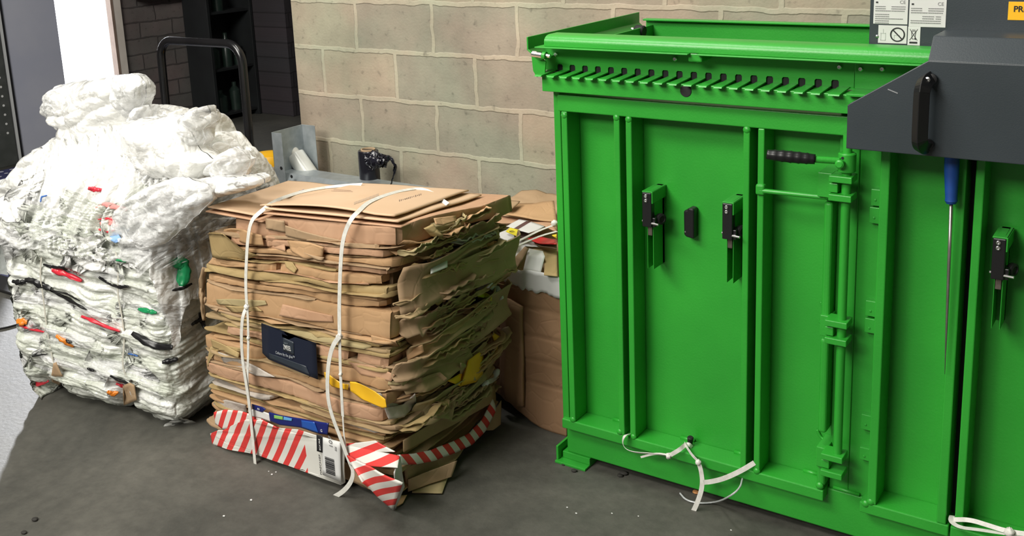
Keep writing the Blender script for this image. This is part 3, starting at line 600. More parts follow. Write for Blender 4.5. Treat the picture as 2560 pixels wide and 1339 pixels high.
# crushed sheets that show only on the right hand face
def side_piece(y0, y1, z0, z1, x, curl, m, seed, name='side_flap', rot=0., th=.004, n=26, rag=0.):
    """flap of card lying against the right face, bulged and curling at one edge; y0..y1 along the bale"""
    def fn(u, v):
        y = y0 + (y1 - y0) * u; zz = z0 + (z1 - z0) * v + rot * (u - .5) * (y1 - y0)
        zz += .010 * nz((u * 3, v * .6, seed), 1.3, seed) + rag * (1 if v in (0., 1.) else .3) * nz((u * 14, v * 2, seed), 1, seed + 2) * .02
        xx = x + curl * (v - .5) ** 2 * .016 + .010 * math.sin(PI * u) + .010 * nz((u * 3, v * 2, seed), 1, seed + 5) - .035 * max(0, abs(u - .5) * 2 - .75) * 4
        return warp((xx, y, zz))
    return MB().grid(n, 10, fn).build(name, m, BALE, smooth=True, solid=th)
rs = random.Random(11); xr = BX1 + .006
for i in range(30):
    zc = .20 + .60 * (i + rs.random() * .6) / 30; hh = rs.uniform(.018, .05); ya = rs.uniform(BY0 + .01, BY0 + .30); yb_ = ya + rs.uniform(.16, .36)
    side_piece(ya, min(yb_, BY1 + .01), zc, zc + hh, xr + rs.uniform(-.014, .012), rs.uniform(-8, 12), rs.choice([K4, K5, K5, K3, K1, K4, K6]), i * 1.3, rot=rs.uniform(-.10, .16), rag=rs.uniform(0, 1))
for i in range(46):
    zc = .17 + .66 * (i + rs.random() * .7) / 46; hh = rs.uniform(.005, .014); ya = rs.uniform(BY0 + .0, BY0 + .32); yb_ = ya + rs.uniform(.12, .34)
    side_piece(ya, min(yb_, BY1 + .012), zc, zc + hh, xr + rs.uniform(.000, .020), rs.uniform(-4, 8), rs.choice([K4, K5, K3, K1, K2, K6, PAPER]), 60 + i * 1.7, name='sheet_edge', rot=rs.uniform(-.12, .20), rag=rs.uniform(.3, 1), th=.003)
side_piece(BY0 + .20, BY1 + .02, .585, .705, xr + .022, 3, K5, 50, 'side_panel', rot=.03)      # large smooth panel
side_piece(BY0 + .03, BY0 + .42, .60, .735, xr + .012, 4, K4, 51, 'side_panel', rot=.10)
side_piece(BY0 + .05, BY0 + .36, .34, .45, xr + .014, 6, K5, 52, 'side_panel', rot=.06)
side_piece(BY0 + .30, BY0 + .56, .40, .52, xr + .012, 5, K4, 53, 'side_panel', rot=.10)
side_piece(BY0 + .06, BY0 + .50, .46, .50, xr + .016, 5, K5, 54, 'side_panel', rot=.12)
side_piece(BY0 + .10, BY0 + .46, .22, .30, xr + .014, 5, K6, 55, 'side_panel', rot=.10)
# raycasting onto the finished layers, to lay labels and scraps on them
from mathutils.bvhtree import BVHTree
def bvh_of(objs):
    bpy.context.view_layer.update(); V_, F_ = [], []
    for o in objs:
        o_ = len(V_); mw = o.matrix_world; V_ += [mw @ v.co for v in o.data.vertices]; F_ += [tuple(i + o_ for i in p.vertices) for p in o.data.polygons]
    return BVHTree.FromPolygons(V_, F_)
BB = bvh_of([o for o in bpy.data.objects if o.type == 'MESH' and o.parent == BALE])
EYE = Vector((0, 0, CAMZ))
def on(bv, px, py, lift=.004, fb=None):
    d = _ray(px, py).normalized(); h = bv.ray_cast(EYE, d)
    if h[0] and h[0].y < 3: return h[0] - d * lift
    return bv.find_nearest(AX(px, py, -1.86) if px > 1000 else AY(px, py, 2.1))[0] - d * lift
def poly_card(name, pts, m, parent, th=.003, y=None, bv=None, lift=.006, bend=0., seed=1., z=None):
    """thin card with the given outline; pts in survey pixels, laid on plane y, or on the bale"""
    P = []
    for q_ in pts:
        P.append(q_ if isinstance(q_, Vector) else AZ(q_[0], q_[1], q_[2] if len(q_) > 2 else z) if (z is not None or len(q_) > 2) else AY(q_[0], q_[1], y) if y is not None else on(bv, q_[0], q_[1], lift))
    me = bmesh.new(); vs = [me.verts.new(p) for p in P]; f = me.faces.new(vs)
    bmesh.ops.triangulate(me, faces=[f]); 
    for _ in range(2): bmesh.ops.subdivide_edges(me, edges=me.edges[:], cuts=1 if _ else 2, use_grid_fill=True)
    no = (P[1] - P[0]).cross(P[-1] - P[0]).normalized()
    if no.dot(EYE - P[0]) < 0: no = -no
    if bend:
        for v in me.verts: v.co += no * bend * nz(v.co * 9, 1, seed)
    mb = MB(); me.verts.index_update(); mb.add([v.co.copy() for v in me.verts], [tuple(v.index for v in f.verts) for f in me.faces])
    o = None
    # orient faces towards the viewer side so the solidify grows inward
    fs = []
    for f in mb.f:
        a, b, c = (mb.v[i] for i in f[:3])
        fs.append(f if (b - a).cross(c - a).dot(no) > 0 else tuple(reversed(f)))
    mb.f = fs; me.free()
    return mb.build(name, m, parent, solid=th, smooth=True)
# top sheets
def topz(x, y): return warp((x - .10, y, BH - .002)).z
def top_sheet(name, c, m, lift, nseed, th=.004, curl=(0, 0, 0, 0), nu=30, nv=30, amp=.006, arch=0.):
    """c = four corners (x,y) FL FR BR BL; lift and curls raise it over the pile"""
    def fn(u, v):
        a = Vector(c[0]).lerp(Vector(c[1]), u); b = Vector(c[3]).lerp(Vector(c[2]), u); p = a.lerp(b, v)
        z_ = topz(p.x, p.y) + lift + amp * nz((u * 2.2, v * 2.2, nseed), 1, nseed)
        z_ += curl[0] * max(0, .25 - v) ** 1.5 * 4 * math.sin(PI * u) + curl[1] * max(0, u - .8) * 2 + curl[2] * max(0, v - .8) * 2 + curl[3] * max(0, .2 - u) * 2
        z_ += arch * math.sin(PI * u) * math.sin(PI * min(1, v + .2))
        return Vector((p.x, p.y, z_))
    g = MB().grid(nu, nv, fn); g.f = [tuple(reversed(f)) if False else f for f in g.f]
    return g.build(name, m, BALE, smooth=True, solid=-th)
def sheet4(name, c, m, seed, curl=0., amp=.006, sag=0., nu=30, nv=30, th=.004):
    c = [Vector(p) for p in c]
    def fn(u, v):
        p = c[0].lerp(c[1], u).lerp(c[3].lerp(c[2], u), v)
        p.z += amp * nz((u * 2.2, v * 2.2, seed), 1, seed) * min(1, v * 5 + .3) + curl * max(0, 1 - v * 3.5) ** 1.5 * math.sin(PI * min(1, u * 1.15)) + sag * math.sin(PI * u) * math.sin(PI * v)
        return p
    return MB().grid(nu, nv, fn).build(name, m, BALE, smooth=True, solid=-th)
sheet4('top_sheet', [AY(514, 530, 2.075), AY(655, 556, 2.07), AY(900, 474, 2.62), AY(722, 458, 2.60)], K2, 2.1)
sheet4('top_sheet', [AY(520, 519, 2.085), AY(640, 540, 2.08), AY(900, 471, 2.62), AY(722, 454, 2.60)], KTOP, 2.6, sag=.006)
sheet4('top_sheet', [AY(655, 535, 2.08), AY(1002, 570, 2.09), AY(1195, 500, 2.62), AY(900, 474, 2.63)], K2, 3.3)
sheet4('top_sheet', [AY(660, 522, 2.09), AY(995, 556, 2.10), AY(1204, 491, 2.60), AY(900, 466, 2.62)], KTOP, 4.4, sag=.006)
MAIN = sheet4('top_sheet', [AY(650, 514, 2.10), AY(985, 541, 2.115), AY(1172, 477, 2.60), AY(905, 461, 2.63)], KTOP, 7.7, curl=.012, sag=.010)
BT = bvh_of([o for o in bpy.data.objects if o.type == 'MESH' and o.parent == BALE])
# torn card curling out of the upper right face
def scrap(name, path, w_, m, parent, th=.0025, seed=1, bv=None, lift=.01, fbx=None, twist=0., k=10, ragged=.3):
    P = [on(bv or BT, a, b, lift) if not isinstance(a, Vector) else a for a, b in path]
    def fn(u, v):
        t = u * (len(P) - 1); i = min(int(t), len(P) - 2); p = P[i].lerp(P[i + 1], t - i); d = (P[i + 1] - P[i]).normalized()
        vw = (EYE - p).normalized(); b = d.cross(vw).normalized(); ang = twist * u
        b = b * math.cos(ang) + vw * math.sin(ang); ww = w_ * (1 + ragged * nz((u * 7, seed, 0), 1, seed)) * (math.sin(PI * min(1, max(0, .08 + u * .84))) ** .5)
        return p + b * (v - .5) * ww + vw * (.006 * nz((u * 6, v * 4, seed), 1, seed) + .003 * math.cos((v - .5) * 5))
    return MB().grid(k * 2, 6, fn).build(name, m, parent, smooth=True, solid=th)
FLAPS = [
 ([(521, 572), (533, 570), (556, 586), (585, 612), (612, 628), (645, 640), (600, 652), (560, 648), (524, 628)], K3, .024),
 ([(556, 560), (612, 571), (655, 585), (660, 612), (610, 606), (556, 600)], K1, .016),
 ([(516, 632), (535, 640), (580, 652), (618, 656), (640, 668), (560, 668), (518, 652)], K1, .010),
 ([(665, 590), (708, 598), (712, 628), (668, 618)], K2, .012), ([(716, 600), (770, 606), (812, 618), (808, 642), (765, 648), (725, 628)], K1, .014),
 ([(760, 632), (812, 640), (806, 648), (770, 652)], K4, .018), ([(662, 545), (712, 552), (714, 582), (664, 572)], K4, .014), ([(716, 562), (800, 590), (860, 605), (800, 606), (718, 588)], K4, .012),
 ([(710, 652), (728, 655), (738, 672), (732, 682), (714, 668)], K3, .018), ([(706, 760), (780, 778), (828, 790), (830, 806), (770, 802), (700, 788)], K2, .010),
 ([(540, 748), (612, 748), (660, 752), (664, 762), (612, 770), (545, 760)], K6, .012), ([(560, 764), (640, 768), (655, 778), (580, 780)], K3, .010),
 ([(525, 848), (560, 862), (600, 880), (598, 892), (560, 880), (530, 868)], K3, .016), ([(506, 902), (522, 868), (545, 862), (598, 872), (596, 880), (545, 876), (528, 884), (516, 908)], K3, .020),
 ([(545, 880), (600, 900), (650, 918), (690, 940), (640, 936), (560, 906)], PAPER, .010), ([(527, 1003), (560, 1000), (612, 1012), (618, 1032), (560, 1026), (530, 1022)], PAPER, .014),
 ([(928, 838), (990, 852), (1000, 856), (996, 868), (930, 856)], K1, .014), ([(870, 905), (930, 915), (985, 938), (975, 955), (900, 935)], K2, .010),
 ([(900, 975), (950, 985), (1000, 1010), (985, 1035), (930, 1015)], PAPER, .012), ([(965, 1020), (1010, 1010), (1040, 985), (1042, 1010), (1010, 1042), (975, 1048)], PAPER, .026),
 
 ([(1062, 572), (1085, 560), (1110, 590), (1100, 598), (1078, 590)], K3, .030), ([(1085, 545), (1140, 538), (1142, 552), (1110, 562), (1090, 560)], K1, .034),
 ([(1015, 875), (1058, 862), (1062, 880), (1020, 900)], K1, .016), ([(1150, 905), (1175, 915), (1190, 950), (1150, 952)], K6, .040),
 ([(1060, 1000), (1100, 975), (1160, 970), (1150, 1010), (1100, 1040)], K5, .014), ([(1090, 990), (1140, 1000), (1130, 1050), (1085, 1045)], K6, .018), ([(1050, 950), (1100, 930), (1118, 945), (1070, 985)], K5, .014)]
for i, (pts, mm, lf) in enumerate(FLAPS): poly_card('crumpled_flap', pts, mm, BALE, bv=BT, lift=lf, bend=.010, seed=i + 20, th=.003)
# open carton end on the left edge
le = MB(); q = [AY(505, 700, 2.11), AY(512, 668, 2.10), AY(520, 740, 2.09), AY(560, 765, 2.085), AY(548, 790, 2.09), AY(506, 745, 2.12)]
scrap('carton_end', [(q[1], 0), (q[0], 0), (q[5], 0), (AY(545, 775, 2.075), 0)], .022, K4, BALE, seed=31)
scrap('carton_end', [(AY(503, 720, 2.10), 0), (AY(505, 750, 2.09), 0), (AY(510, 800, 2.10), 0)], .012, K4, BALE, seed=32)
# navy printed card
NAVY = mat('navy_print', (.006, .010, .026), .45); NAVY2 = mat('slate_print', (.022, .030, .042), .45)
yn = 2.058
NC = poly_card('navy_card', [(653, 808), (690, 824), (703, 829), (706, 843), (722, 848), (737, 842), (789, 858), (794, 948), (672, 898), (656, 882)], NAVY, BALE, y=yn, th=.003)
def fq(name, pts, m, parent, y): return poly_card(name, pts, m, parent, y=y, th=.0006)
fq('logo_panel', [(708, 843), (734, 855), (735, 888), (708, 876)], NAVY2, NC, yn - .0012); fq('print_band', [(672, 882), (765, 915), (775, 938), (674, 895)], NAVY2, NC, yn - .0012)
p = AY(709, 872, yn - .0032); text('logo_text', 'ZWIESEL', .022, frame_front(p.x, p.y, p.z), WHITEL, NC, width=.032)
p = AY(710, 858, yn - .0032); text('logo_small_text', 'SCHOTT', .006, frame_front(p.x, p.y, p.z), mat('slate_ink', (.15, .18, .2), .5), NC, width=.018)
p = AY(689, 883, yn - .0032); text('slogan_text', 'Culture by the glass\u2122', .013, frame_front(p.x, p.y, p.z), mat('silver_ink', (.35, .37, .4), .5), NC, width=.084)
# yellow plastic pieces
YEL = noisy('yellow_sheet', (.72, .40, .012), (.80, .46, .02), .35, 12)
poly_card('yellow_sheet', [(811, 930), (818, 931), (855, 958), (870, 962), (868, 975), (830, 965), (812, 945)], YEL, BALE, y=2.052, bend=.01, th=.002)
poly_card('yellow_sheet', [(872, 955), (885, 957), (935, 980), (962, 998), (966, 1018), (955, 1020), (900, 1000), (874, 978)], YEL, BALE, y=2.048, bend=.012, th=.002)
poly_card('yellow_sheet', [(1120, 952), (1160, 925), (1170, 900), (1200, 880), (1210, 890), (1208, 935), (1190, 955), (1150, 965)], YEL, BALE, bv=BT, lift=.02, bend=.008, th=.002)
poly_card('yellow_sheet', [(1238, 868), (1250, 812), (1252, 840), (1246, 872), (1232, 880)], YEL, BALE, bv=BT, lift=.008, bend=.006, th=.002)
poly_card('neon_label', [(1192, 738), (1215, 732), (1229, 742), (1228, 752), (1210, 745), (1198, 750)], mat('neon_yellow', (.62, .62, .02), .4), BALE, bv=BT, lift=.014, bend=.004)
poly_card('white_label', [(1077, 650), (1118, 636), (1119, 666), (1077, 683)], noisy('pale_label', (.50, .53, .48), (.56, .60, .54), .4, 6), BALE, bv=BT, lift=.034)
FILMW = mat('white_film', (.62, .64, .62), .25)
scrap('white_film', [(1190, 728), (1225, 712), (1250, 725), (1255, 748)], .022, FILMW, BALE, seed=41, lift=.014)
bo = on(BT, 1240, 932, .01); MB().lathe(bo + Vector((-.012, 0, -.02)), (.35, .1, .6), [(.004, 0), (.010, .006), (.0115, .024), (.008, .034), (.005, .038)], 16).build('white_bottle', FILMW, BALE, smooth=True)
scrap('white_film', [(1205, 965), (1220, 955), (1240, 945)], .016, FILMW, BALE, seed=43)
# striped carton at the foot
def stripe_mat(name, vx, vy, vz, period, duty=.5, off=0., xlim=None, col=REDI):
    m = mat(name, (.68, .67, .63), .5); b = m.node_tree.nodes['Principled BSDF']; tc = N(m, 'ShaderNodeTexCoord')
    d = N(m, 'ShaderNodeVectorMath', operation='DOT_PRODUCT'); d.inputs[1].default_value = (vx / period, vy / period, vz / period); L(m, tc.outputs['Object'], d.inputs[0])
    a = N(m, 'ShaderNodeMath', operation='ADD'); a.inputs[1].default_value = off + 100; L(m, d.outputs['Value'], a.inputs[0])
    f = N(m, 'ShaderNodeMath', operation='FRACT'); L(m, a.outputs[0], f.inputs[0])
    g = N(m, 'ShaderNodeMath', operation='LESS_THAN'); g.inputs[1].default_value = duty; L(m, f.outputs[0], g.inputs[0]); fac = g.outputs[0]
    if xlim is not None:
        sp = N(m, 'ShaderNodeSeparateXYZ'); L(m, tc.outputs['Object'], sp.inputs[0]); l = N(m, 'ShaderNodeMath', operation='LESS_THAN'); l.inputs[1].default_value = xlim; L(m, sp.outputs[0], l.inputs[0])
        mu = N(m, 'ShaderNodeMath', operation='MULTIPLY'); L(m, fac, mu.inputs[0]); L(m, l.outputs[0], mu.inputs[1]); fac = mu.outputs[0]
    mx = N(m, 'ShaderNodeMix', data_type='RGBA'); mx.inputs[6].default_value = (.66, .65, .60, 1); mx.inputs[7].default_value = (*col, 1); L(m, fac, mx.inputs[0]); L(m, mx.outputs[2], b.inputs['Base Color'])
    return m
ys = 2.045
xe = AY(763, 1100, ys).x - (-2.3)
ST1 = stripe_mat('striped_carton_print', 1, 0, -.62, .0505, .5, .1, xe)
base_card = slab(rb, .02, ZB - .004, BX0 + .03, BX1 - .02, BY0 + .005, BY1 - .02, K4, name='carton_base', am=1.4, seed=91)
front = [(560, 1075), (585, 1060), (620, 1046), (660, 1048), (700, 1068), (745, 1072), (800, 1090), (850, 1104), (862, 1112), (860, 1208), (850, 1213), (800, 1188), (760, 1175), (700, 1158), (645, 1140), (628, 1128), (560, 1118), (528, 1112), (522, 1085), (545, 1075)]
SC = poly_card('striped_carton', front, ST1, BALE, y=ys, th=.004, bend=.010, seed=3)
bkc = [(535, 1030), (560, 1024), (600, 1028), (640, 1040), (660, 1050), (620, 1062), (560, 1075), (538, 1060)]
poly_card('striped_carton_flap', bkc, stripe_mat('striped_carton_print_b', 1, 0, -.5, .045, .5, .6), SC, y=ys + .008, th=.004, bend=.008, seed=5)
poly_card('striped_carton_bottom', [(545, 1100), (860, 1195), (985, 1250), (960, 1190), (640, 1080)], K4, SC, y=ys + .03, th=.004)
# printed label on the striped carton
yl_ = ys - .010
LB = fq('carton_label', [(806, 1092), (850, 1106), (853, 1205), (806, 1186)], WHITEC, SC, yl_)
fq('black_label_band', [(791, 1085), (806, 1089), (806, 1131), (792, 1127)], INK, LB, yl_ - .001)
def vtext(name, s, size, px, py, m, par, width, y=yl_ - .0022):
    p = AY(px, py, y); M_ = Matrix(((0, -1, 0, p.x), (0, 0, -1, p.y), (1, 0, 0, p.z), (0, 0, 0, 1))); text(name, s, size, M_, m, par, width)
vtext('label_text', 'FIRECHIEF', .010, 805, 1187, INK, LB, .068); vtext('label_number', '107', .019, 831, 1120, GREYINK, LB, .034); vtext('label_code', 'BOX', .009, 841, 1127, GREYINK, LB, .014)
vtext('band_text', 'BOX FILE', .008, 802, 1126, WHITEL, LB, .038, y=yl_ - .0032)
bc = MB(); pa = AY(812, 1140, yl_ - .0015); pb = AY(838, 1190, yl_ - .0015); zz = pa.z; rnd = random.Random(3)
while zz > pb.z:
    h_ = rnd.choice([.0008, .0012, .002, .003]); bc.box(pa.x, pb.x, yl_ - .0022, yl_ - .0015, zz - h_, zz); zz -= h_ + rnd.choice([.0008, .0012, .0018])
bc.build('barcode', INK, LB)
# blue printed strip
BLU1 = mat('deep_blue_print', (.008, .014, .13), .35); BLU2 = mat('mid_blue_print', (.015, .08, .36), .35)
BS = poly_card('blue_carton_strip', [(672, 1030), (700, 1038), (750, 1046), (790, 1053), (821, 1058), (818, 1086), (800, 1084), (750, 1068), (700, 1062), (675, 1052)], BLU1, BALE, y=ys - .006, th=.003)
fq('green_print', [(685, 1037), (707, 1041), (707, 1049), (685, 1045)], mat('green_print', (.25, .5, .12), .4), BS, ys - .008)
fq('light_blue_print', [(709, 1041), (730, 1046), (729, 1052), (708, 1049)], mat('sky_print', (.12, .36, .68), .4), BS, ys - .008)
fq('mid_blue_print', [(753, 1050), (786, 1055), (796, 1082), (755, 1068)], BLU2, BS, ys - .008)
p = AY(801, 1078, ys - .0095); text('print_mark', 'G', .012, frame_front(p.x, p.y, p.z), WHITEL, BS)
BS2 = poly_card('blue_carton_strip', [(629, 1010), (657, 1018), (664, 1023), (655, 1030), (631, 1022)], BLU1, BALE, y=ys + .004, th=.003)
p = AY(643, 1023, ys + .0005); text('print_mark', 'A5', .010, frame_front(p.x, p.y, p.z), WHITEL, BS2)
poly_card('white_carton_edge', [(629, 1023), (657, 1028), (672, 1034), (676, 1054), (655, 1046), (630, 1040)], WHITEC, BALE, y=ys + .006, th=.003)
# striped carton, crushed corner and long side
ST2 = stripe_mat('striped_carton_print_c', .55, 0, -1, .047, .5, .2); ST3 = stripe_mat('striped_carton_print_d', .25, 1, .55, .052, .5, .35)
xr_ = AX(1010, 1160, -1.90)
def quadgrid(name, P, m, par, bend=.008, seed=1, th=.004, n=14):
    P = [Vector(p) for p in P]
    def fn(u, v):
        p = P[0].lerp(P[1], u).lerp(P[3].lerp(P[2], u), v); k = nz(p * 8, 1, seed) * bend
        return p + Vector((k * .7, -abs(k), k * .3))
    return MB().grid(n, n, fn).build(name, m, par, smooth=True, solid=th)
quadgrid('crushed_corner', [AY(868, 1112, 2.05), AY(1000, 1140, 2.045), AY(995, 1170, 2.0), AY(880, 1160, 2.03)], ST2, SC, .012, 3)
quadgrid('crushed_corner', [AY(868, 1135, 2.02), AY(1008, 1205, 1.985), AZ(984, 1272, .004), AY(905, 1205, 1.985)], ST2, SC, .012, 7)
quadgrid('crushed_corner', [AY(998, 1135, 2.045), AY(1012, 1215, 2.06), AZ(990, 1268, .004), AY(985, 1180, 2.01)], WHITEC, SC, .006, 9)
quadgrid('crushed_corner', [AY(862, 1108, 2.052), AY(940, 1100, 2.056), AY(990, 1128, 2.05), AY(880, 1130, 2.05)], ST2, SC, .006, 5)
sp = [AX(1002, 1150, -1.885), AX(1040, 1148, -1.875), AX(1090, 1138, -1.868), AX(1140, 1118, -1.868), AX(1185, 1095, -1.872), AX(1215, 1060, -1.878), AX(1240, 1012, -1.885)]
def band_fn(u, v):
    t = u * (len(sp) - 1); i = min(int(t), len(sp) - 2); p = sp[i].lerp(sp[i + 1], t - i)
    return p + Vector((-.012 * v * v + .004 * nz(p * 20), 0, (v - .5) * (.030 + .012 * u)))
MB().grid(40, 5, band_fn).build('striped_carton_side', ST3, SC, smooth=True, solid=.004)
# loose card under the right hand side
quadgrid('crushed_base_sheet', [AX(1010, 1165, -1.90), AX(1160, 1120, -1.90), AZ(1135, 1165, .03), AZ(1015, 1212, .02)], K4, BALE, .02, 12, n=18)
quadgrid('crushed_base_sheet', [AZ(1020, 1195, .05), AZ(1142, 1150, .06), AZ(1130, 1190, .018), AZ(1020, 1225, .010)], K4, BALE, .012, 13, n=18)
poly_card('crushed_base_sheet', [(1028, 1208), (1105, 1180), (1120, 1192), (1105, 1231), (1030, 1229)], K6, BALE, bv=BVHTree.FromPolygons([Vector((-5, -5, .008)), Vector((5, -5, .008)), Vector((5, 5, .008)), Vector((-5, 5, .008))], [(0, 1, 2, 3)]), lift=.0, bend=.004)
quadgrid('crushed_base_sheet', [AX(1200, 1075, -1.90), AX(1252, 1000, -1.90), AX(1250, 1060, -1.88), AX(1232, 1075, -1.88)], K4, BALE, .02, 15)
quadgrid('crushed_base_sheet', [AX(1010, 1130, -1.90), AX(1240, 1000, -1.90), AX(1240, 960, -1.895), AX(1010, 1100, -1.895)], K5, BALE, .014, 16)
tag(quadgrid('card_scrap', [AZ(1000, 1240, .012), AZ(1018, 1238, .006), AZ(1008, 1258, .004), AZ(990, 1268, .006)], K1, None, .003, 17), 'small brown cardboard scrap on the floor at the front corner of the strapped bale', 'scrap')
# straps
def strap_over(ptop, pfront, name='strap', yf=2.05):
    P = [on(BT, a, b, .002) + Vector((0, 0, .0075)) for a, b in ptop]
    for (a, b, *yy) in pfront: P.append(AY(a, b, yy[0] if yy else yf))
    return P
sL = strap_over([(905, 466), (840, 470), (770, 480), (715, 496), (680, 512)], [(650, 530, 2.07), (628, 550, 2.058), (620, 590, 2.052), (616, 650, 2.05), (614, 710, 2.05), (617, 764, 2.048)])
S1 = band('strap', sL, parent=BALE, w_=.0135, up=(0, -.6, .8), smooth=2)
band('strap_tail', [AY(617, 766, 2.046)] + PP((606, 790), (603, 840), (606, 900), (614, 950), (622, 1000), (628, 1060), (634, 1120), (640, 1180), (652, 1202), (665, 1200), (671, 1188), y=2.034), w_=.0125, parent=S1)
band('strap_tail', PP((618, 766), (620, 800), (621, 850), (620, 900), (618, 950), (622, 990), (628, 1040), (634, 1110), (641, 1180), y=2.038), w_=.010, parent=S1)
knot(AY(617, 767, 2.04), .009, S1); knot(AY(621, 845, 2.034), .006, S1)
sR = strap_over([(1130, 472), (1060, 474), (1000, 482), (950, 498), (918, 513)], [(896, 528, 2.088), (878, 546, 2.056), (862, 580, 2.055), (854, 620, 2.05), (850, 690, 2.05), (848, 770, 2.05), (849, 838, 2.048)])
S2 = band('strap', sR, parent=BALE, w_=.0135, up=(0, -.6, .8), smooth=2)
band('strap_tail', PP((849, 840), (832, 862), (822, 900), (818, 950), (820, 1000), (832, 1045), (850, 1090), (864, 1130), (876, 1160), (884, 1180), (878, 1205), (858, 1228), (833, 1243), y=2.028), w_=.0145, parent=S2)
band('strap_tail', PP((849, 840), (850, 880), (851, 930), (854, 985), (857, 1040), y=2.036), w_=.011, parent=S2); band('strap_tail', PP((857, 1040), (860, 1090), (866, 1130), y=2.036), w_=.006, parent=S2)
knot(AY(849, 841, 2.038), .010, S2); knot(AY(852, 935, 2.032), .006, S2)
# print on the top sheet
def top_strokes(name, segs, m, par):
    mb = MB()
    for a, b, w_ in segs:
        A = [on(BT, q[0], q[1] + s_ * w_ / 2, .0) + Vector((0, 0, .0047)) for q, s_ in ((a, -1), (b, -1), (b, 1), (a, 1))]
        mb.add(A, [(0, 1, 2, 3)])
    return mb.build(name, m, par)
rk = random.Random(8); segs = []
for i in range(13):
    t = i / 13; x_ = 998 + t * 58; y_ = 505 - t * 17; segs.append(((x_, y_), (x_ + rk.uniform(1.5, 3.2), y_ - .8), rk.uniform(2, 4.5)))
top_strokes('printed_lettering', segs, mat('faded_black_print', (.16, .11, .08), .7), MAIN)
top_strokes('printed_marks', [((828, 480), (882, 482), .8), ((834, 477), (878, 479), .8)], mat('faded_brown_print', (.36, .22, .15), .7), MAIN)
top_strokes('printed_block', [((690 + i * 9, 507 - i * 3.6), (697 + i * 9, 503 - i * 3.6), rk.uniform(3, 7)) for i in range(8)], mat('violet_print', (.27, .22, .27), .6), MAIN)
top_strokes('stamped_block', [((885 + i * 9, 512 - i * 3.2), (893 + i * 9, 508.5 - i * 3.2), 6) for i in range(7)], mat('faded_stamp', (.42, .30, .205), .7), MAIN)
# ------------------------------------------------------------------ plastic film bale
def plastic(name, c1, c2, rough=.22, alpha=1., bump=.5, bs=30, tr=0.):
    m = noisy(name, c1, c2, rough, 9, bump=bump, bscale=bs, stretch=(1, 1, 2.6), spec=.6, detail=8, lo=.3, hi=.7)
    b = m.node_tree.nodes['Principled BSDF']; b.inputs['Coat Weight'].default_value = .6; b.inputs['Coat Roughness'].default_value = .12
    if alpha < 1:
        n = N(m, 'ShaderNodeTexNoise'); n.inputs['Scale'].default_value = 14; n.inputs['Detail'].default_value = 6; tc = N(m, 'ShaderNodeTexCoord'); L(m, tc.outputs['Object'], n.inputs['Vector'])
        r = N(m, 'ShaderNodeMapRange'); r.inputs['From Min'].default_value = .35; r.inputs['From Max'].default_value = .65; r.inputs['To Min'].default_value = max(.05, alpha - .3); r.inputs['To Max'].default_value = min(1, alpha + .3)
        L(m, n.outputs['Fac'], r.inputs['Value'])
        lw = N(m, 'ShaderNodeLayerWeight'); lw.inputs['Blend'].default_value = .35; am = N(m, 'ShaderNodeMath', operation='ADD'); am.use_clamp = True; L(m, r.outputs[0], am.inputs[0]); L(m, lw.outputs['Facing'], am.inputs[1]); L(m, am.outputs[0], b.inputs['Alpha'])
    bp_ = [n_ for n_ in m.node_tree.nodes if n_.type == 'BUMP'][0]; old = bp_.inputs['Height'].links[0].from_socket; tc = N(m, 'ShaderNodeTexCoord')
    nn = N(m, 'ShaderNodeTexNoise'); nn.inputs['Scale'].default_value = 7; nn.inputs['Detail'].default_value = 3; L(m, tc.outputs['Object'], nn.inputs['Vector'])
    mv = N(m, 'ShaderNodeVectorMath', operation='MULTIPLY_ADD'); mv.inputs[1].default_value = (.16, .16, .16); L(m, nn.outputs['Color'], mv.inputs[0]); L(m, tc.outputs['Object'], mv.inputs[2])
    acc = old
    for sc_v, wt in ((17, 1.5), (44, .7)):
        vo = N(m, 'ShaderNodeTexVoronoi', feature='F1'); vo.inputs['Scale'].default_value = sc_v; L(m, mv.outputs[0], vo.inputs['Vector'])
        ma = N(m, 'ShaderNodeMath', operation='MULTIPLY_ADD'); ma.inputs[1].default_value = -wt; L(m, vo.outputs['Distance'], ma.inputs[0]); L(m, acc, ma.inputs[2]); acc = ma.outputs[0]
    L(m, acc, bp_.inputs['Height']); bp_.inputs['Distance'].default_value = .016
    b.inputs['Subsurface Weight'].default_value = .35; b.inputs['Subsurface Radius'].default_value = (.05, .05, .05); b.inputs['Subsurface Scale'].default_value = .6
    return m
PLB = plastic('baled_film', (.56, .59, .50), (.84, .85, .82), bump=.45, bs=30)
PLH = plastic('heaped_film', (.72, .72, .69), (.87, .87, .85), bump=.4, bs=22, rough=.16)
PLF = plastic('loose_film', (.80, .81, .80), (.88, .88, .88), alpha=.34, rough=.15, bump=.6, bs=24)
PLG = plastic('greenish_film', (.66, .70, .60), (.78, .80, .73), alpha=.45, rough=.2, bump=.6)
FB = thing('plastic_bale', 'tall strapped bale of crumpled white and clear plastic film, left of the cardboard bale', 'bale', (-3.2, 2.3, 0))
def bil(p, s, seed): return min(1, abs(noise.noise(Vector((p[0] * s[0] + seed, p[1] * s[1] - seed * 2, p[2] * s[2] + seed * .7)))) * 2.6)
def crum(p, s, seed):
    d_, _p = noise.voronoi(Vector((p[0] * s + seed * 3.1, p[1] * s - seed, p[2] * s + seed * 7.7)), distance_metric='DISTANCE'); return min(1, (d_[1] - d_[0]) * 1.3)
def ridg(p, s, seed): return 1 - abs(noise.noise(Vector((p[0] * s[0] + seed, p[1] * s[1] - seed * 2, p[2] * s[2] + seed * .7)))) * 2.2
PX0_, PX1_, PZT = -3.635, -2.835, .70
def front_y(x): return 1.925 + (x - PX0_) * .13
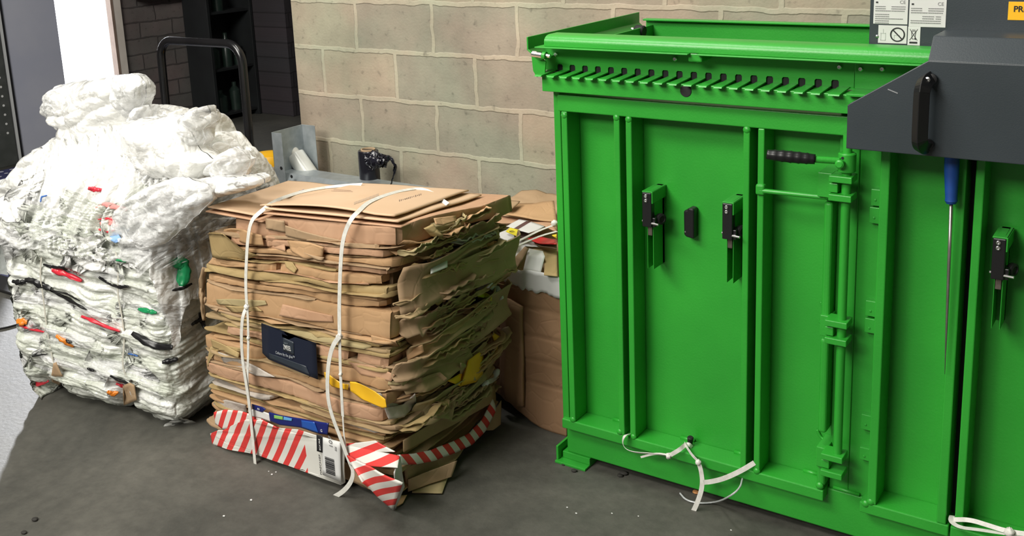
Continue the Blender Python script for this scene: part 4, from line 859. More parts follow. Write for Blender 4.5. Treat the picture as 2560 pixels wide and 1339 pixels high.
def body(u, v):
    """u round the bale, v up it"""
    W_ = PX1_ - PX0_; Dp = .66; P_ = 2 * (W_ + Dp); s = u * P_
    if s < W_: x, y, nx, ny = PX0_ + s, front_y(PX0_ + s), 0, -1; 
    elif s < W_ + Dp: x, y, nx, ny = PX1_, front_y(PX1_) + s - W_, 1, 0
    elif s < 2 * W_ + Dp: x, y, nx, ny = PX1_ - (s - W_ - Dp), front_y(PX1_ - (s - W_ - Dp)) + Dp, 0, 1
    else: x, y, nx, ny = PX0_, front_y(PX0_) + Dp - (s - 2 * W_ - Dp), -1, 0
    z = v * PZT
    # rounded vertical corners
    cds = [abs(s - k) for k in (0, W_, W_ + Dp, 2 * W_ + Dp, P_)]; c_ = max(0, 1 - min(cds) / .07)
    cx_, cy_ = (PX0_ + PX1_) / 2, (front_y(PX0_) + front_y(PX1_)) / 2 + Dp / 2
    inw = Vector((cx_ - x, cy_ - y, 0)).normalized()
    p = Vector((x, y, z)) + inw * .03 * c_ ** 2
    nn = Vector((nx, ny, 0))
    # three lobes at the foot between the two straps
    st = [-3.505, -3.105] if ny == -1 else ([-3.45, -3.1] if ny == 1 else [])
    sq = min([abs(x - (k + .0 * z)) for k in st] + [9]); groove = math.exp(-(sq / .035) ** 2) * (.016 + .085 * max(0, 1 - z / .17))
    low = max(0, 1 - z / .13); p -= nn * (.075 * low ** 2.0) ; p -= nn * groove
    if ny == -1: p.z += (.05 * math.exp(-(sq / .045) ** 2)) * low
    lean = z / PZT; p.x += .0 * lean - .03 * lean * (1 if nx < 0 else 0)
    q = (p.x, p.y, p.z + .18 * (p.x + 3.2) * (1 if ny == -1 else 0) - .28 * (p.y - 2.3) * (1 if nx == 1 else 0))
    q2 = (q[0] + .02 * nz(p * 9, 1, 4), q[1], q[2] + .012 * nz(p * 11, 1, 6)); d = .020 * bil(q2, (3, 3, 17), 3) + .008 * bil(q2, (7, 7, 40), 9) + .0025 * ridg(q2, (16, 16, 90), 5) + .003 * crum((q[0], q[1], q[2] * 2), 34, 2) + .02 * noise.noise(Vector((q[0] * 4, q[1] * 4, q[2] * 7)))
    return p + nn * (d - .025)
bm_ = MB(); bm_.grid(560, 230, body)
BODY = bm_.build('film_body', PLB, FB, smooth=True)
# heap on top
SIL = [(-10, 505), (30, 455), (60, 420), (90, 385), (150, 350), (235, 300), (300, 288), (370, 285), (460, 300), (500, 372), (560, 410), (600, 418), (640, 440), (662, 452)]
OUT = [AY(a, b, 2.3) for a, b in SIL]; OUT[0].x = -3.95
def outz(x):
    if x <= OUT[0].x: return OUT[0].z
    for a, b in zip(OUT, OUT[1:]):
        if a.x <= x <= b.x: t = (x - a.x) / (b.x - a.x); return a.z * (1 - t) + b.z * t
    return OUT[-1].z
def heap(s, t):
    x = -3.74 + s * .93
    yb0, yb1 = front_y(x) + .0, 2.68; 
    y = yb0 + (yb1 - yb0) * t; oz = outz(x)
    base = .60; 
    f = math.sin(min(1, t / .55) * PI / 2) ** .8 if t < .55 else math.cos((t - .55) / .45 * PI / 2) ** .6
    z = base + (oz - base) * f
    q = Vector((x, y, z))
    ag = .15 + .75 * max(-1, min(1, (x + 3.25) * 1.6)) + .3 * nz((x * 3, y * 3, z * 3)); a_ = x * math.cos(ag) + z * math.sin(ag); b_ = z * math.cos(ag) - x * math.sin(ag)
    k = (.040 * bil((a_ + y * .4, y, b_), (3, 4, 11), 2) + .012 * bil((a_, y, b_), (5, 8, 24), 6) + .0025 * ridg((a_, y, b_), (10, 14, 50), 3) + .004 * crum((x, y, z), 14, 8) - .03)
    n_ = Vector((0, -(.55 - t) * 1.3, .8)).normalized(); e = min(1, s * 10, (1 - s) * 10)
    p = q + n_ * k; ed = max(0, 1 - s / .08) + max(0, 1 - (1 - s) / .08); p.z -= (oz - base) * ed * ed * .9
    return p
HEAP = MB().grid(300, 170, heap).build('film_heap', PLH, FB, smooth=True)
VB = bvh_of([BODY, HEAP])
def bag(name, c, rx, ry, rz, m, seed, par=FB, rot=0., amp=.35, nu=80, nv=50, flat=1.):
    """loose crumpled bag standing up from the heap"""
    c = Vector(c); R_ = Matrix.Rotation(rot, 3, 'Y'); RA = Matrix.Rotation(seed * 1.3, 3, 'Y') @ Matrix.Rotation(seed * .7, 3, 'X')
    def fn(u, v):
        th, ph = 2 * PI * u, PI * v; d = Vector((math.cos(th) * math.sin(ph), math.sin(th) * math.sin(ph), math.cos(ph)))
        e = RA @ d; r = 1 + amp * 1.1 * nz(d * 1.4, 1, seed) + amp * .55 * (bil(e, (1.1, 1.1, 4.5), seed) - .5) + amp * .13 * (bil(e, (2, 2, 10), seed + 3) - .5) + amp * .16 * (crum(d, 2.6, seed + 5) - .4)
        return c + R_ @ Vector((d.x * rx * r, d.y * ry * r, d.z * rz * r))
    return MB().grid(nu, nv, fn).build(name, m, par, smooth='auto', angle=50)
def bagpx(name, px, py, y, wpx, hpx, m, seed, rot=0., dy=.09, **k):
    c = AY(px, py, y); s = (AY(px + 10, py, y) - c).length / 10
    return bag(name, c, wpx / 2 * s, dy, hpx / 2 * s, m, seed, rot=rot, **k)
def pillow(name, out, y, D, m, seed, nv=26, sub=9, amp=1.):
    """crumpled bag of film with the given outline, bulging D towards both sides of plane y"""
    O = [AY(a, b, y) for a, b in out]; n = len(O); c = sum(O, Vector()) / n; R = []
    for i in range(n):
        p0, p1, p2, p3 = O[i - 1], O[i], O[(i + 1) % n], O[(i + 2) % n]
        for k in range(sub):
            t = k / sub; R.append(p1.lerp(p2, t) * .75 + .25 * (.5 * ((2 * p1) + (p2 - p0) * t + (2 * p0 - 5 * p1 + 4 * p2 - p3) * t * t + (3 * p1 - p0 - 3 * p2 + p3) * t ** 3)))
    N_ = len(R); mb = MB(); th = seed * 1.1; ca, sa = math.cos(th), math.sin(th)
    for sg in (-1, 1):
        def fn(u, v):
            r = R[int(round(u * N_)) % N_]; p = c.lerp(r, v); a_ = p.x * ca + p.z * sa; b_ = p.z * ca - p.x * sa
            f = math.sqrt(max(0, 1 - v ** 2.2)); rd_ = (r - c).length
            k = .018 * crum((p.x, sg + seed, p.z), 13, seed) + .014 * bil((a_, sg * 2, b_), (7, 1, 22), seed) + .02 * nz((p.x * 7, sg * 3, p.z * 7), 1, seed) + .004 * crum((p.x, sg, p.z), 45, seed)
            p = p + Vector((.006 * nz((p.z * 40, seed, 0)) * v, 0, .006 * nz((p.x * 40, seed, 3)) * v)); p.y += sg * (D * f + amp * k * min(1, f * 1.6 + .15))
            return p
        mb.grid(N_, nv, fn)
    return mb.build(name, m, FB, smooth='auto', angle=55)
pillow('standing_film', [(150, 213), (210, 200), (300, 187), (340, 200), (335, 260), (345, 330), (330, 420), (220, 430), (185, 345), (160, 310), (128, 283), (125, 262), (133, 232)], 2.30, .09, PLH, 3)
pillow('standing_film', [(292, 190), (330, 184), (352, 190), (366, 212), (364, 242), (352, 270), (338, 300), (322, 290), (305, 250)], 2.27, .05, PLF, 5)
pillow('standing_film', [(118, 285), (124, 255), (134, 230), (156, 214), (190, 230), (200, 300), (160, 312)], 2.26, .05, PLF, 7)
pillow('standing_film', [(340, 290), (358, 262), (374, 262), (380, 288), (402, 292), (400, 320), (350, 330)], 2.28, .04, PLF, 9)
pillow('standing_film', [(385, 300), (440, 286), (470, 290), (486, 274), (518, 263), (527, 280), (524, 305), (507, 325), (514, 348), (505, 368), (478, 374), (430, 372), (385, 350)], 2.24, .06, PLF, 11)
pillow('standing_film', [(330, 300), (420, 296), (480, 330), (500, 372), (540, 400), (520, 450), (400, 440), (320, 380)], 2.22, .09, PLH, 13)
pillow('standing_film', [(548, 402), (562, 400), (566, 380), (588, 368), (608, 376), (626, 398), (622, 420), (606, 444), (560, 448), (530, 430)], 2.24, .06, PLF, 15)
pillow('standing_film', [(470, 452), (540, 440), (590, 442), (640, 436), (660, 446), (662, 456), (640, 468), (590, 480), (530, 502), (480, 515), (440, 500)], 2.15, .055, PLH, 17)
pillow('standing_film', [(600, 446), (640, 434), (662, 444), (661, 458), (635, 464), (604, 462)], 2.12, .025, PLF, 19)
pillow('standing_film', [(96, 372), (136, 350), (166, 336), (172, 346), (152, 366), (170, 380), (130, 400), (88, 400)], 2.30, .03, PLF, 21)
pillow('standing_film', [(60, 420), (92, 372), (118, 368), (150, 400), (150, 480), (60, 520), (-10, 545), (-20, 490), (20, 470)], 2.22, .09, PLH, 23)
pillow('standing_film', [(-20, 505), (30, 480), (90, 490), (120, 560), (90, 610), (20, 600), (-12, 570)], 2.05, .09, PLH, 25)
pillow('standing_film', [(-20, 470), (10, 446), (40, 444), (60, 452), (40, 470), (0, 480)], 2.4, .03, PLF, 27)
pillow('standing_film', [(300, 520), (360, 470), (450, 440), (520, 460), (530, 500), (470, 560), (400, 620), (330, 640), (290, 600)], 2.06, .05, PLF, 29)
# draped sheets
def drape(px, py, lw, lh, ang, m, seed, lift=.012, name='film_sheet', amp=1.):
    c = on(VB, px, py, 0.); d = (c - EYE).normalized(); rt = MR[0].copy(); upv = MR[2].copy()
    ca, sa = math.cos(ang), math.sin(ang); ax = rt * ca + upv * sa; ay = upv * ca - rt * sa
    def fn(u, v):
        a = (u - .5) * lw * (1 + .25 * nz((v * 3, seed, 1), 1, seed)); b = (v - .5) * lh * (1 + .35 * nz((u * 3, seed, 2), 1, seed))
        q = c + ax * a + ay * b; dr_ = (q - EYE).normalized(); h = VB.ray_cast(EYE, dr_)
        base = h[0] if h[0] and abs((h[0] - c).length) < max(lw, lh) * .7 else VB.find_nearest(q)[0]
        ed = max(0, abs(u - .5) * 2 - .8) * 5 + max(0, abs(v - .5) * 2 - .8) * 5
        off = lift + amp * (.009 * bil((u * 2, v * 2, 0), (1.2, 3.5, 1), seed) + .003 * ridg((u, v, 0), (4, 12, 1), seed + 4) + .006 * ed * nz((u * 5, v * 5, 0), 1, seed + 9))
        return base - dr_ * off
    g = MB().grid(46, 34, fn)
    return g.build(name, m, FB, smooth=True)
rd = random.Random(21)
for i in range(27):
    px = rd.uniform(20, 600); lo_ = 640 if px < 500 else 520; py = rd.uniform(400 if px < 450 else 450, lo_)
    drape(px, py, rd.uniform(.14, .34), rd.uniform(.06, .16), rd.uniform(-.1, .9) if px > 250 else rd.uniform(-.6, .5), rd.choice([PLF, PLF, PLH, PLG]), i * 2.7 + 1, lift=rd.uniform(.004, .02))
for i in range(24):
    px = rd.uniform(60, 400); py = rd.uniform(660, 980)
    drape(px, py, rd.uniform(.12, .30), rd.uniform(.03, .07), rd.uniform(-.35, -.05), rd.choice([PLF, PLG, PLG, PLF]), i * 1.9 + 101, lift=rd.uniform(.000, .006), amp=.5)
drape(560, 520, .26, .14, .5, PLF, 201, lift=.02); drape(450, 560, .42, .16, .55, PLF, 203, lift=.02)
# coloured scraps trapped in the film
VB2 = VB
SC_R = mat('red_film', (.62, .03, .05), .3); SC_K = mat('black_film', (.008, .008, .009), .35); SC_G = mat('green_film', (.01, .26, .09), .35); SC_O = mat('orange_film', (.75, .22, .02), .35)
SC_B = mat('blue_film', (.05, .16, .50), .3); SC_P = mat('pale_red_film', (.72, .28, .26), .3); SC_LB = mat('pale_blue_film', (.25, .42, .72), .3)
S_ = [(SC_R, [(220, 470), (235, 473), (255, 475)], .020), (SC_P, [(240, 520), (262, 510), (300, 520), (318, 524)], .022), (SC_P, [(250, 560), (275, 552), (298, 562)], .030), (SC_R, [(245, 548), (270, 546), (290, 552)], .008), (SC_R, [(245, 572), (270, 580), (288, 575)], .010),
      (SC_P, [(380, 520), (410, 498), (440, 480)], .012), (SC_LB, [(280, 585), (290, 596), (300, 600)], .034), (SC_B, [(101, 505), (104, 492), (118, 488)], .006), (SC_R, [(130, 675), (160, 683), (205, 702)], .024), (SC_P, [(128, 672), (145, 676), (165, 684)], .018),
      (SC_K, [(108, 660), (130, 668), (158, 668), (172, 660)], .014), (SC_K, [(62, 698), (85, 702), (105, 712), (128, 722)], .032), (SC_K, [(30, 702), (48, 706), (64, 704)], .022), (SC_K, [(118, 722), (160, 742), (195, 762), (216, 774)], .012), (SC_K, [(128, 724), (170, 735), (200, 752)], .006),
      (SC_K, [(247, 692), (270, 705), (300, 716), (322, 716)], .018), (SC_G, [(290, 650), (305, 650), (315, 654)], .012), (SC_G, [(424, 650), (450, 660), (470, 668)], .04), (SC_G, [(448, 640), (462, 670), (455, 715)], .055), (SC_K, [(430, 726), (458, 720), (480, 708)], .014),
      (SC_G, [(345, 772), (365, 776), (392, 782)], .020), (SC_R, [(203, 790), (230, 800), (262, 815), (300, 828)], .016), (SC_P, [(260, 815), (280, 822), (300, 826)], .012), (SC_K, [(330, 832), (360, 850), (395, 866), (432, 868)], .030), (SC_K, [(405, 905), (425, 902), (445, 896)], .022),
      (SC_O, [(44, 796), (56, 803), (68, 804)], .040), (SC_R, [(48, 812), (70, 820), (112, 830)], .012), (SC_O, [(140, 838), (160, 850), (184, 866)], .022), (SC_K, [(165, 848), (172, 852), (178, 856)], .018), (SC_K, [(45, 886), (80, 890), (118, 884)], .007), (SC_K, [(218, 920), (228, 924), (236, 926)], .012),
      (SC_K, [(275, 938), (295, 950), (320, 956), (330, 950)], .012), (SC_R, [(60, 975), (90, 960), (122, 952)], .022), (SC_O, [(268, 978), (282, 984), (296, 980)], .020), (SC_R, [(290, 958), (305, 964), (318, 968)], .012), (SC_K, [(500, 780), (505, 800), (512, 820)], .02), (SC_B, [(320, 884), (335, 886), (345, 890)], .006), (SC_K, [(478, 812), (498, 800), (515, 788)], .018)]
for i, (m_, pth, w_) in enumerate(S_):
    scrap('coloured_film_scrap', pth, w_ * .8, m_, FB, th=.001, seed=i + 60, bv=VB2, lift=.013, ragged=.5)
# straps and card corner protectors
CLST = mat('translucent_strap', (.62, .60, .52), .3)
def vstrap(pth): 
    P = [on(VB2, a, b, .012) for a, b in pth]; ym = [p.y for p in P]
    for i in range(1, len(P) - 1): P[i].y = min(P[i].y, (ym[i - 1] + ym[i + 1]) / 2)
    return band('strap', P, parent=FB, w_=.008, up=(0, -1, 0), m=CLST, smooth=2)
vstrap([(104, 640), (105, 690), (108, 740), (114, 790), (121, 840), (130, 890), (138, 935)]); vstrap([(290, 630), (296, 680), (301, 730), (305, 790), (312, 850), (320, 910), (326, 960)])
for pts, sd in (([(133, 905), (140, 902), (156, 940), (150, 965), (130, 955), (128, 935)], 1), ([(303, 965), (326, 956), (336, 962), (340, 1000), (310, 1013), (304, 990)], 2)):
    poly_card('card_protector', pts, K4, FB, bv=VB2, lift=.022, bend=.008, seed=sd, th=.004)
# ------------------------------------------------------------------ things behind and to the left
PANEL = noisy('blue_grey_sheet_steel', (.40, .415, .50), (.46, .47, .54), .5, 2)  # veiling flare from the doorway is put into this lighter base colour
gp_ = thing('door_leaf', 'flat blue-grey steel door leaf standing open at the left of the bright doorway', 'door', (-7.4, 4.45, 0))
MB().box(-7.47, -7.43, 4.245, 4.675, .005, 2.9).build('leaf_panel', PANEL, gp_, bevel=.004)
MB().box(-7.475, -7.42, 4.225, 4.244, .005, 2.9).build('leaf_edge', INK, gp_); MB().box(-7.475, -7.415, 4.205, 4.224, .005, 2.9).build('leaf_trim', mat('white_trim', (.55, .56, .56), .4), gp_)
PERF = noisy('dark_perforated_post', (.05, .055, .05), (.07, .075, .07), .6, 12)
pst = thing('perforated_post', 'dark green-grey perforated upright at the far left edge beside the blue-grey door leaf', 'post', (-7.4, 4.1, 0))
MB().box(-7.46, -7.41, 4.02, 4.19, 0, 2.9).build('post_body', PERF, pst, bevel=.003)
for i in range(9):
    for k in range(2): MB().cyl((-7.409, 4.07 + k * .07, .25 + i * .07), (-7.4075, 4.07 + k * .07, .25 + i * .07), .009, seg=12).build('post_hole', WHITEC, pst)
tag(MB().box(-7.48, -7.40, 5.43, 5.88, 1.125, 1.6).build('notice_board', mat('red_board', (.30, .02, .02), .5), bevel=.003), 'red board high on the dark brick wall right of the bright doorway', 'sign')
# dark storage cabinet with odds and ends
CBK = noisy('dark_cabinet_paint', (.006, .007, .008), (.010, .012, .013), .6, 5)
dc = thing('storage_cabinet', 'tall black open cabinet against the dark brick wall behind the trolley handle', 'cabinet', (-7.2, 6.2, 0))
MB().box(-7.47, -7.15, 5.90, 5.93, 0, 2.4).build('cabinet_side', CBK, dc, bevel=.003); MB().box(-7.47, -7.15, 6.38, 6.41, 0, 2.4).build('cabinet_side', CBK, dc, bevel=.003)
MB().box(-7.47, -7.45, 5.93, 6.38, 0, 2.4).build('cabinet_back', CBK, dc)
for z_ in (.05, .45, .95, 1.5, 2.1): MB().box(-7.45, -7.17, 5.93, 6.38, z_, z_ + .02).build('cabinet_shelf', CBK, dc)
GB = noisy('dim_green_plastic', (.012, .022, .018), (.018, .03, .024), .3, 20)
for (y_, z_, h_, w_) in ((6.02, .47, .22, .055), (6.17, .47, .30, .045), (6.30, .47, .18, .05), (6.05, .07, .20, .06), (6.22, .07, .25, .05), (6.12, .97, .2, .05)):
    tag(MB().lathe((-7.27, y_, z_ + .0), (0, 0, 1), [(w_, 0), (w_, h_ * .7), (w_ * .4, h_ * .85), (w_ * .4, h_)], 16).build('bottle', GB, smooth='auto'), 'dim dark green bottle standing in the black cabinet', 'bottle', 'bottles in the black cabinet')
# blue speckled mat
def dot_mat():
    m = mat('blue_speckled_mat', (.03, .035, .12), .5); b = m.node_tree.nodes['Principled BSDF']; tc = N(m, 'ShaderNodeTexCoord')
    v = N(m, 'ShaderNodeTexVoronoi'); v.inputs['Scale'].default_value = 13; v.inputs['Randomness'].default_value = .35; L(m, tc.outputs['Object'], v.inputs['Vector'])
    l = N(m, 'ShaderNodeMath', operation='LESS_THAN'); l.inputs[1].default_value = .22; L(m, v.outputs['Distance'], l.inputs[0])
    n = N(m, 'ShaderNodeTexNoise'); n.inputs['Scale'].default_value = 60; L(m, tc.outputs['Object'], n.inputs['Vector'])
    r = N(m, 'ShaderNodeValToRGB'); r.color_ramp.elements[0].color = (.028, .03, .10, 1); r.color_ramp.elements[1].color = (.075, .08, .20, 1); L(m, n.outputs['Fac'], r.inputs[0])
    mx = N(m, 'ShaderNodeMix', data_type='RGBA'); mx.inputs[7].default_value = (.7, .7, .75, 1); L(m, l.outputs[0], mx.inputs[0]); L(m, r.outputs[0], mx.inputs[6]); L(m, mx.outputs[2], b.inputs['Base Color']); return m
mt = thing('floor_mat', 'blue floor mat with white specks and black edge, left of the plastic bale', 'mat', (-5.8, 3.4, 0))
MB().box(-7.28, -4.35, 2.66, 4.12, .001, .012).build('mat_top', dot_mat(), mt); MB().box(-7.30, -4.30, 2.53, 2.66, .001, .014).build('mat_edge', BLACKR, mt, bevel=.004)
tag(MB().tube([AZ(-40, 829, .004), AZ(20, 817, .004), AZ(60, 806, .004), AZ(110, 796, .004)], .004, 6).build('cable', BLACKR, smooth=True), 'thin black cable on the floor at the left edge below the blue mat', 'cable')
ps = MB()
def sheet_fn(u, v):
    x = -5.7 + u * 1.32; y = 2.95 + v * .75; return Vector((x, y, .03 + .05 * bil((x, y, 0), (2, 5, 1), 4) + .03 * crum((x, y, 0), 9, 3) - .02 * (abs(u - .5) + abs(v - .5))))
tag(ps.grid(60, 40, sheet_fn).build('plastic_sheet', PLF, smooth=True), 'loose clear plastic sheet lying crumpled on the blue speckled mat', 'plastic sheet')
# platform trolley
TR = thing('platform_trolley', 'platform trolley with a black tubular push handle behind the plastic bale', 'trolley', (-3.95, 3.3, 0))
BLKM = noisy('black_tube_enamel', (.006, .006, .007), (.009, .009, .010), .22, 10); YH = 3.20
A_ = Vector((-4.262, YH, .22)); hp = [A_]
xl, xr2, zt_, rr_ = -4.250, -3.668, 1.182, .09
hp = [Vector((xl - .03, YH, .2)), Vector((xl - .008, YH, .8)), Vector((xl, YH, zt_ - rr_))]
for i in range(1, 8): t = i / 8 * PI / 2; hp.append(Vector((xl + rr_ - rr_ * math.cos(t), YH, zt_ - rr_ + rr_ * math.sin(t))))
hp.append(Vector((xl + rr_, YH, zt_))); hp.append(Vector((xr2 - rr_, YH, zt_)))
for i in range(1, 8): t = i / 8 * PI / 2; hp.append(Vector((xr2 - rr_ + rr_ * math.sin(t), YH, zt_ - rr_ + rr_ * math.cos(t))))
hp += [Vector((xr2, YH, zt_ - rr_)), Vector((xr2 - .002, YH, .8)), Vector((xr2 - .01, YH, .2))]
MB().tube(hp, .0205, 18).build('push_handle', BLKM, TR, smooth=True)
MB().box(-4.30, -3.63, 2.72, 3.24, .17, .205).build('platform', noisy('grey_platform', (.09, .09, .09), (.13, .13, .13), .6, 8), TR, bevel=.01, seg=3)
for x_ in (-4.22, -3.71):
    for y_ in (2.80, 3.15):
        w0 = MB().cyl((x_ - .018, y_, .0625), (x_ + .018, y_, .0625), .0625, seg=28).build('wheel', BLACKR, TR, bevel=.006)
        fk = MB(); fk.box(x_ - .028, x_ - .022, y_ - .02, y_ + .02, .05, .17); fk.box(x_ + .022, x_ + .028, y_ - .02, y_ + .02, .05, .17); fk.box(x_ - .03, x_ + .03, y_ - .03, y_ + .03, .15, .17); fk.build('caster_fork', SILVER, w0)
# galvanised rack behind
GALV = noisy('galvanised_steel', (.36, .40, .42), (.46, .50, .52), .38, 25, metal=.55)
RK = thing('metal_rack', 'low galvanised steel channel rack along the block wall behind the cardboard bale', 'rack', (-3.2, 3.35, 0))
ra_ = AY(690, 437, 3.26); zb0 = .520
MB().prism([(3.26, zb0), (3.30, zb0 + .045), (3.40, zb0 + .045), (3.40, zb0 + .041), (3.303, zb0 + .041), (3.264, zb0 - .003), (3.264, zb0 - .06), (3.26, zb0 - .06)], 0, -3.70, -2.62).build('rack_beam', GALV, RK, bevel=.001)
for x_ in (-3.62, -2.68): MB().box(x_, x_ + .04, 3.30, 3.34, 0, zb0 - .02).build('rack_leg', GALV, RK, bevel=.002)
u0, u1, u2, u3 = AY(678, 334, 3.26), AY(703, 334, 3.26), AY(738, 318, 3.46), AY(764, 320, 3.46)
up = MB(); zt0 = .765
for z0_, z1_ in ((.50, zt0),):
    up.box(u0.x, u1.x, 3.26, 3.263, z0_, zt0); up.box(u0.x, u0.x + .003, 3.26, 3.46, z0_, zt0); up.box(u0.x, u1.x + .02, 3.457, 3.46, z0_, zt0)
up.build('rack_upright', GALV, RK, bevel=.001)
for q_ in ((668 + 35, 420, 3.2585), (729, 441, 3.2585)):
    h_ = AY(*q_); MB().lathe(h_, (0, -1, 0), [(.008, 0), (.008, .0006)], 16).build('bolt_hole', INK, RK)
MB().box(-3.68, -2.64, 3.30, 3.52, zb0 - .075, zb0 - .065).build('rack_shelf', GALV, RK, bevel=.001)
# film rolls standing on the rack shelf
zs = zb0 - .065
r0 = AY(775, 440, 3.40); r1 = AY(739, 388, 3.40); r2_ = AY(713, 338, 3.40); CORE = noisy('card_core', (.42, .30, .18), (.48, .34, .21), .7, 10)
WR = thing('film_roll', 'white stretch film roll leaning on the rack beside the galvanised upright', 'film roll', (r0.x, 3.4, zs))
STW = mat('stretch_film', (.66, .67, .63), .2); dv = (r1 - r0).normalized(); rb0 = r0 - dv * .06
MB().lathe(rb0, dv, [(.042, 0), (.045, .004), (.045, (r1 - rb0).length), (.026, (r1 - rb0).length + .002)], 28).build('wound_film', STW, WR, smooth='auto')
MB().lathe(r1, dv, [(.028, 0), (.028, (r2_ - r1).length), (.023, (r2_ - r1).length), (.022, (r2_ - r1).length - .01)], 24).build('bare_end', noisy('pale_core', (.50, .49, .43), (.56, .55, .5), .5, 10), WR, smooth='auto')
b0 = AY(920, 375, 3.40); BR = thing('film_roll', 'black stretch film roll standing upright against the block wall with a torn hanging tail', 'film roll', (b0.x, 3.4, zs))
BFILM = mat('black_stretch_film', (.010, .010, .016), .22)
MB().lathe((b0.x, 3.40, zs), (0, 0, 1), [(.045, 0), (.047, .003), (.047, b0.z - zs - .004), (.044, b0.z - zs), (.033, b0.z - zs)], 32).build('wound_film', BFILM, BR, smooth='auto')
MB().lathe((b0.x, 3.40, b0.z - .02), (0, 0, 1), [(.033, 0), (.033, .026), (.028, .026), (.027, .01)], 28).build('card_core', CORE, BR, smooth='auto')
def btail(name, pts, y, w_, seed):
    P = [AY(a, b, y) for a, b in pts]
    def fn(u, v):
        t = u * (len(P) - 1); i = min(int(t), len(P) - 2); p = P[i].lerp(P[i + 1], t - i); d = (P[i + 1] - P[i]).normalized(); b_ = d.cross(Vector((0, -1, 0))).normalized()
        return p + b_ * (v - .5) * w_ * (1 + .8 * nz((u * 8, seed, 0), 1, seed)) * (1.15 - u) + Vector((0, -1, 0)) * .012 * crum((u * 3, v * 1.5, seed), 3, seed)
    return MB().grid(40, 8, fn).build(name, BFILM, BR, smooth='auto', solid=.001)
btail('torn_film', [(915, 400), (945, 396), (965, 402)], 3.325, .05, 2); btail('torn_film', [(918, 415), (945, 405), (960, 400)], 3.33, .045, 5)
btail('film_tail', [(945, 388), (965, 391), (980, 397), (990, 415), (985, 438), (978, 462)], 3.33, .020, 3)
bagpx('torn_film', 945, 402, 3.31, 42, 28, BFILM, 40, par=BR, dy=.03, amp=.6, nu=40, nv=24)
yb0_ = AY(655, 432, 3.36)
YT = tag(MB().lathe((yb0_.x - .03, 3.44, .0), (0, 0, 1), [(.095, 0), (.105, .05), (.105, .56), (.08, .60), (.03, .61), (.005, .61)], 32).build('yellow_drum', noisy('yellow_plastic', (.74, .38, .01), (.8, .43, .015), .4, 6), smooth='auto'), 'yellow rounded plastic drum behind the trolley handle next to the rack', 'drum')
# second bale / carton between the strapped bale and the baler
WC = thing('carton_bale', 'low brown carton bale with white lining, packed with waste card, between strapped bale and baler', 'bale', (-1.95, 3.05, 0))
PTH = [(-2.30, 3.42), (-2.30, 3.0), (-2.22, 2.86), (-2.10, 2.79), (-1.98, 2.745), (-1.90, 2.72), (-1.82, 2.705), (-1.72, 2.70), (-1.665, 2.70)]
def pth(t):
    t *= len(PTH) - 1; i = min(int(t), len(PTH) - 2); a, b = PTH[i], PTH[i + 1]; f = t - i; f = f * f * (3 - 2 * f) * .3 + f * .7; return Vector((a[0] + (b[0] - a[0]) * f, a[1] + (b[1] - a[1]) * f, 0))
def carton(u, v):
    p = pth(u); z_ = v * .535; cr = 0
    for c0 in (.16, .25, .34, .44): cr += .005 * max(0, 1 - abs(v - c0 * 1.8 - .015 * math.sin(u * 9)) / .012)
    lowl = max(0, 1 - v / .12) * max(0, (.8 - u)) * .12
    p.y += cr + .012 * nz((p.x * 4, v * 3, 1), 1, 5) + lowl * .3; p.z = z_ + .006 * nz((p.x * 12, 0, 0), 1, 2) * (1 if v == 1 else 0) + max(0, 1 - v / .1) * max(0, .82 - u) * .16
    return p
KC = card_mat('carton_brown', (.27, .155, .085), (.33, .195, .11))
MB().grid(110, 70, carton).build('carton_wall', KC, WC, smooth=True, solid=.006)
MB().box(-1.671, -1.665, 2.70, 3.42, 0.004, .55).build('carton_side', KC, WC)
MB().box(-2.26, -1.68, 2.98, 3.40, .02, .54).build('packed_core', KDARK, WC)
def lining(u, v):
    p = pth(.45 + u * .55); return Vector((p.x, p.y - .008 - .004 * v, .502 + v * (.062 + .008 * nz((u * 9, v, 1), 1, 3)) - .012 * (1 - v) * bil((u * 14, 0, 0), (1, 1, 1), 2)))
MB().grid(60, 6, lining).build('white_lining', WHITEC, WC, smooth=True, solid=.003)
poly_card('folded_panel', [AY(1250, 742, 2.715), AY(1268, 748, 2.69), AY(1303, 768, 2.685), AY(1305, 890, 2.685), AY(1304, 1016, 2.685), AY(1290, 1015, 2.69), AY(1262, 1000, 2.69), AY(1250, 985, 2.71)], card_mat('panel_brown', (.31, .18, .10), (.37, .22, .125)), WC, th=.012, bend=.004)
def topf(u, v):
    x = -2.28 + u * .61; y = 2.735 + v * .66; return Vector((x, y, .52 + .085 * v ** .8 + .016 * nz((x * 8, y * 8, 0), 1, 4) + .012 * crum((x, y, 0), 8, 2)))
MB().grid(50, 50, topf).build('packed_card', K4, WC, smooth='auto', angle=20, solid=.01)
def pz(name, pts, m, z, sd=1, bend=.008, th=.003): return poly_card(name, [(a, b, z) for a, b in pts], m, WC, bend=bend, seed=sd, th=th)
pz('brown_flap', [(1200, 520), (1275, 498), (1290, 505), (1340, 512), (1385, 503), (1392, 548), (1330, 545), (1262, 535)], K1, .645, 2, .012)
pz('brown_flap', [(1275, 500), (1300, 503), (1280, 520), (1205, 518)], K4, .665, 3); pz('brown_flap', [(1230, 535), (1300, 540), (1392, 552), (1392, 575), (1330, 555), (1245, 556)], K2, .63, 4, .012)
pz('white_card', [(1255, 560), (1282, 566), (1292, 590), (1268, 600), (1240, 590), (1225, 580)], WHITEC, .60, 5); pz('white_card', [(1215, 600), (1235, 580), (1290, 595), (1335, 600), (1350, 618), (1290, 612), (1270, 620), (1245, 640), (1225, 620)], WHITEC, .585, 6, .004)
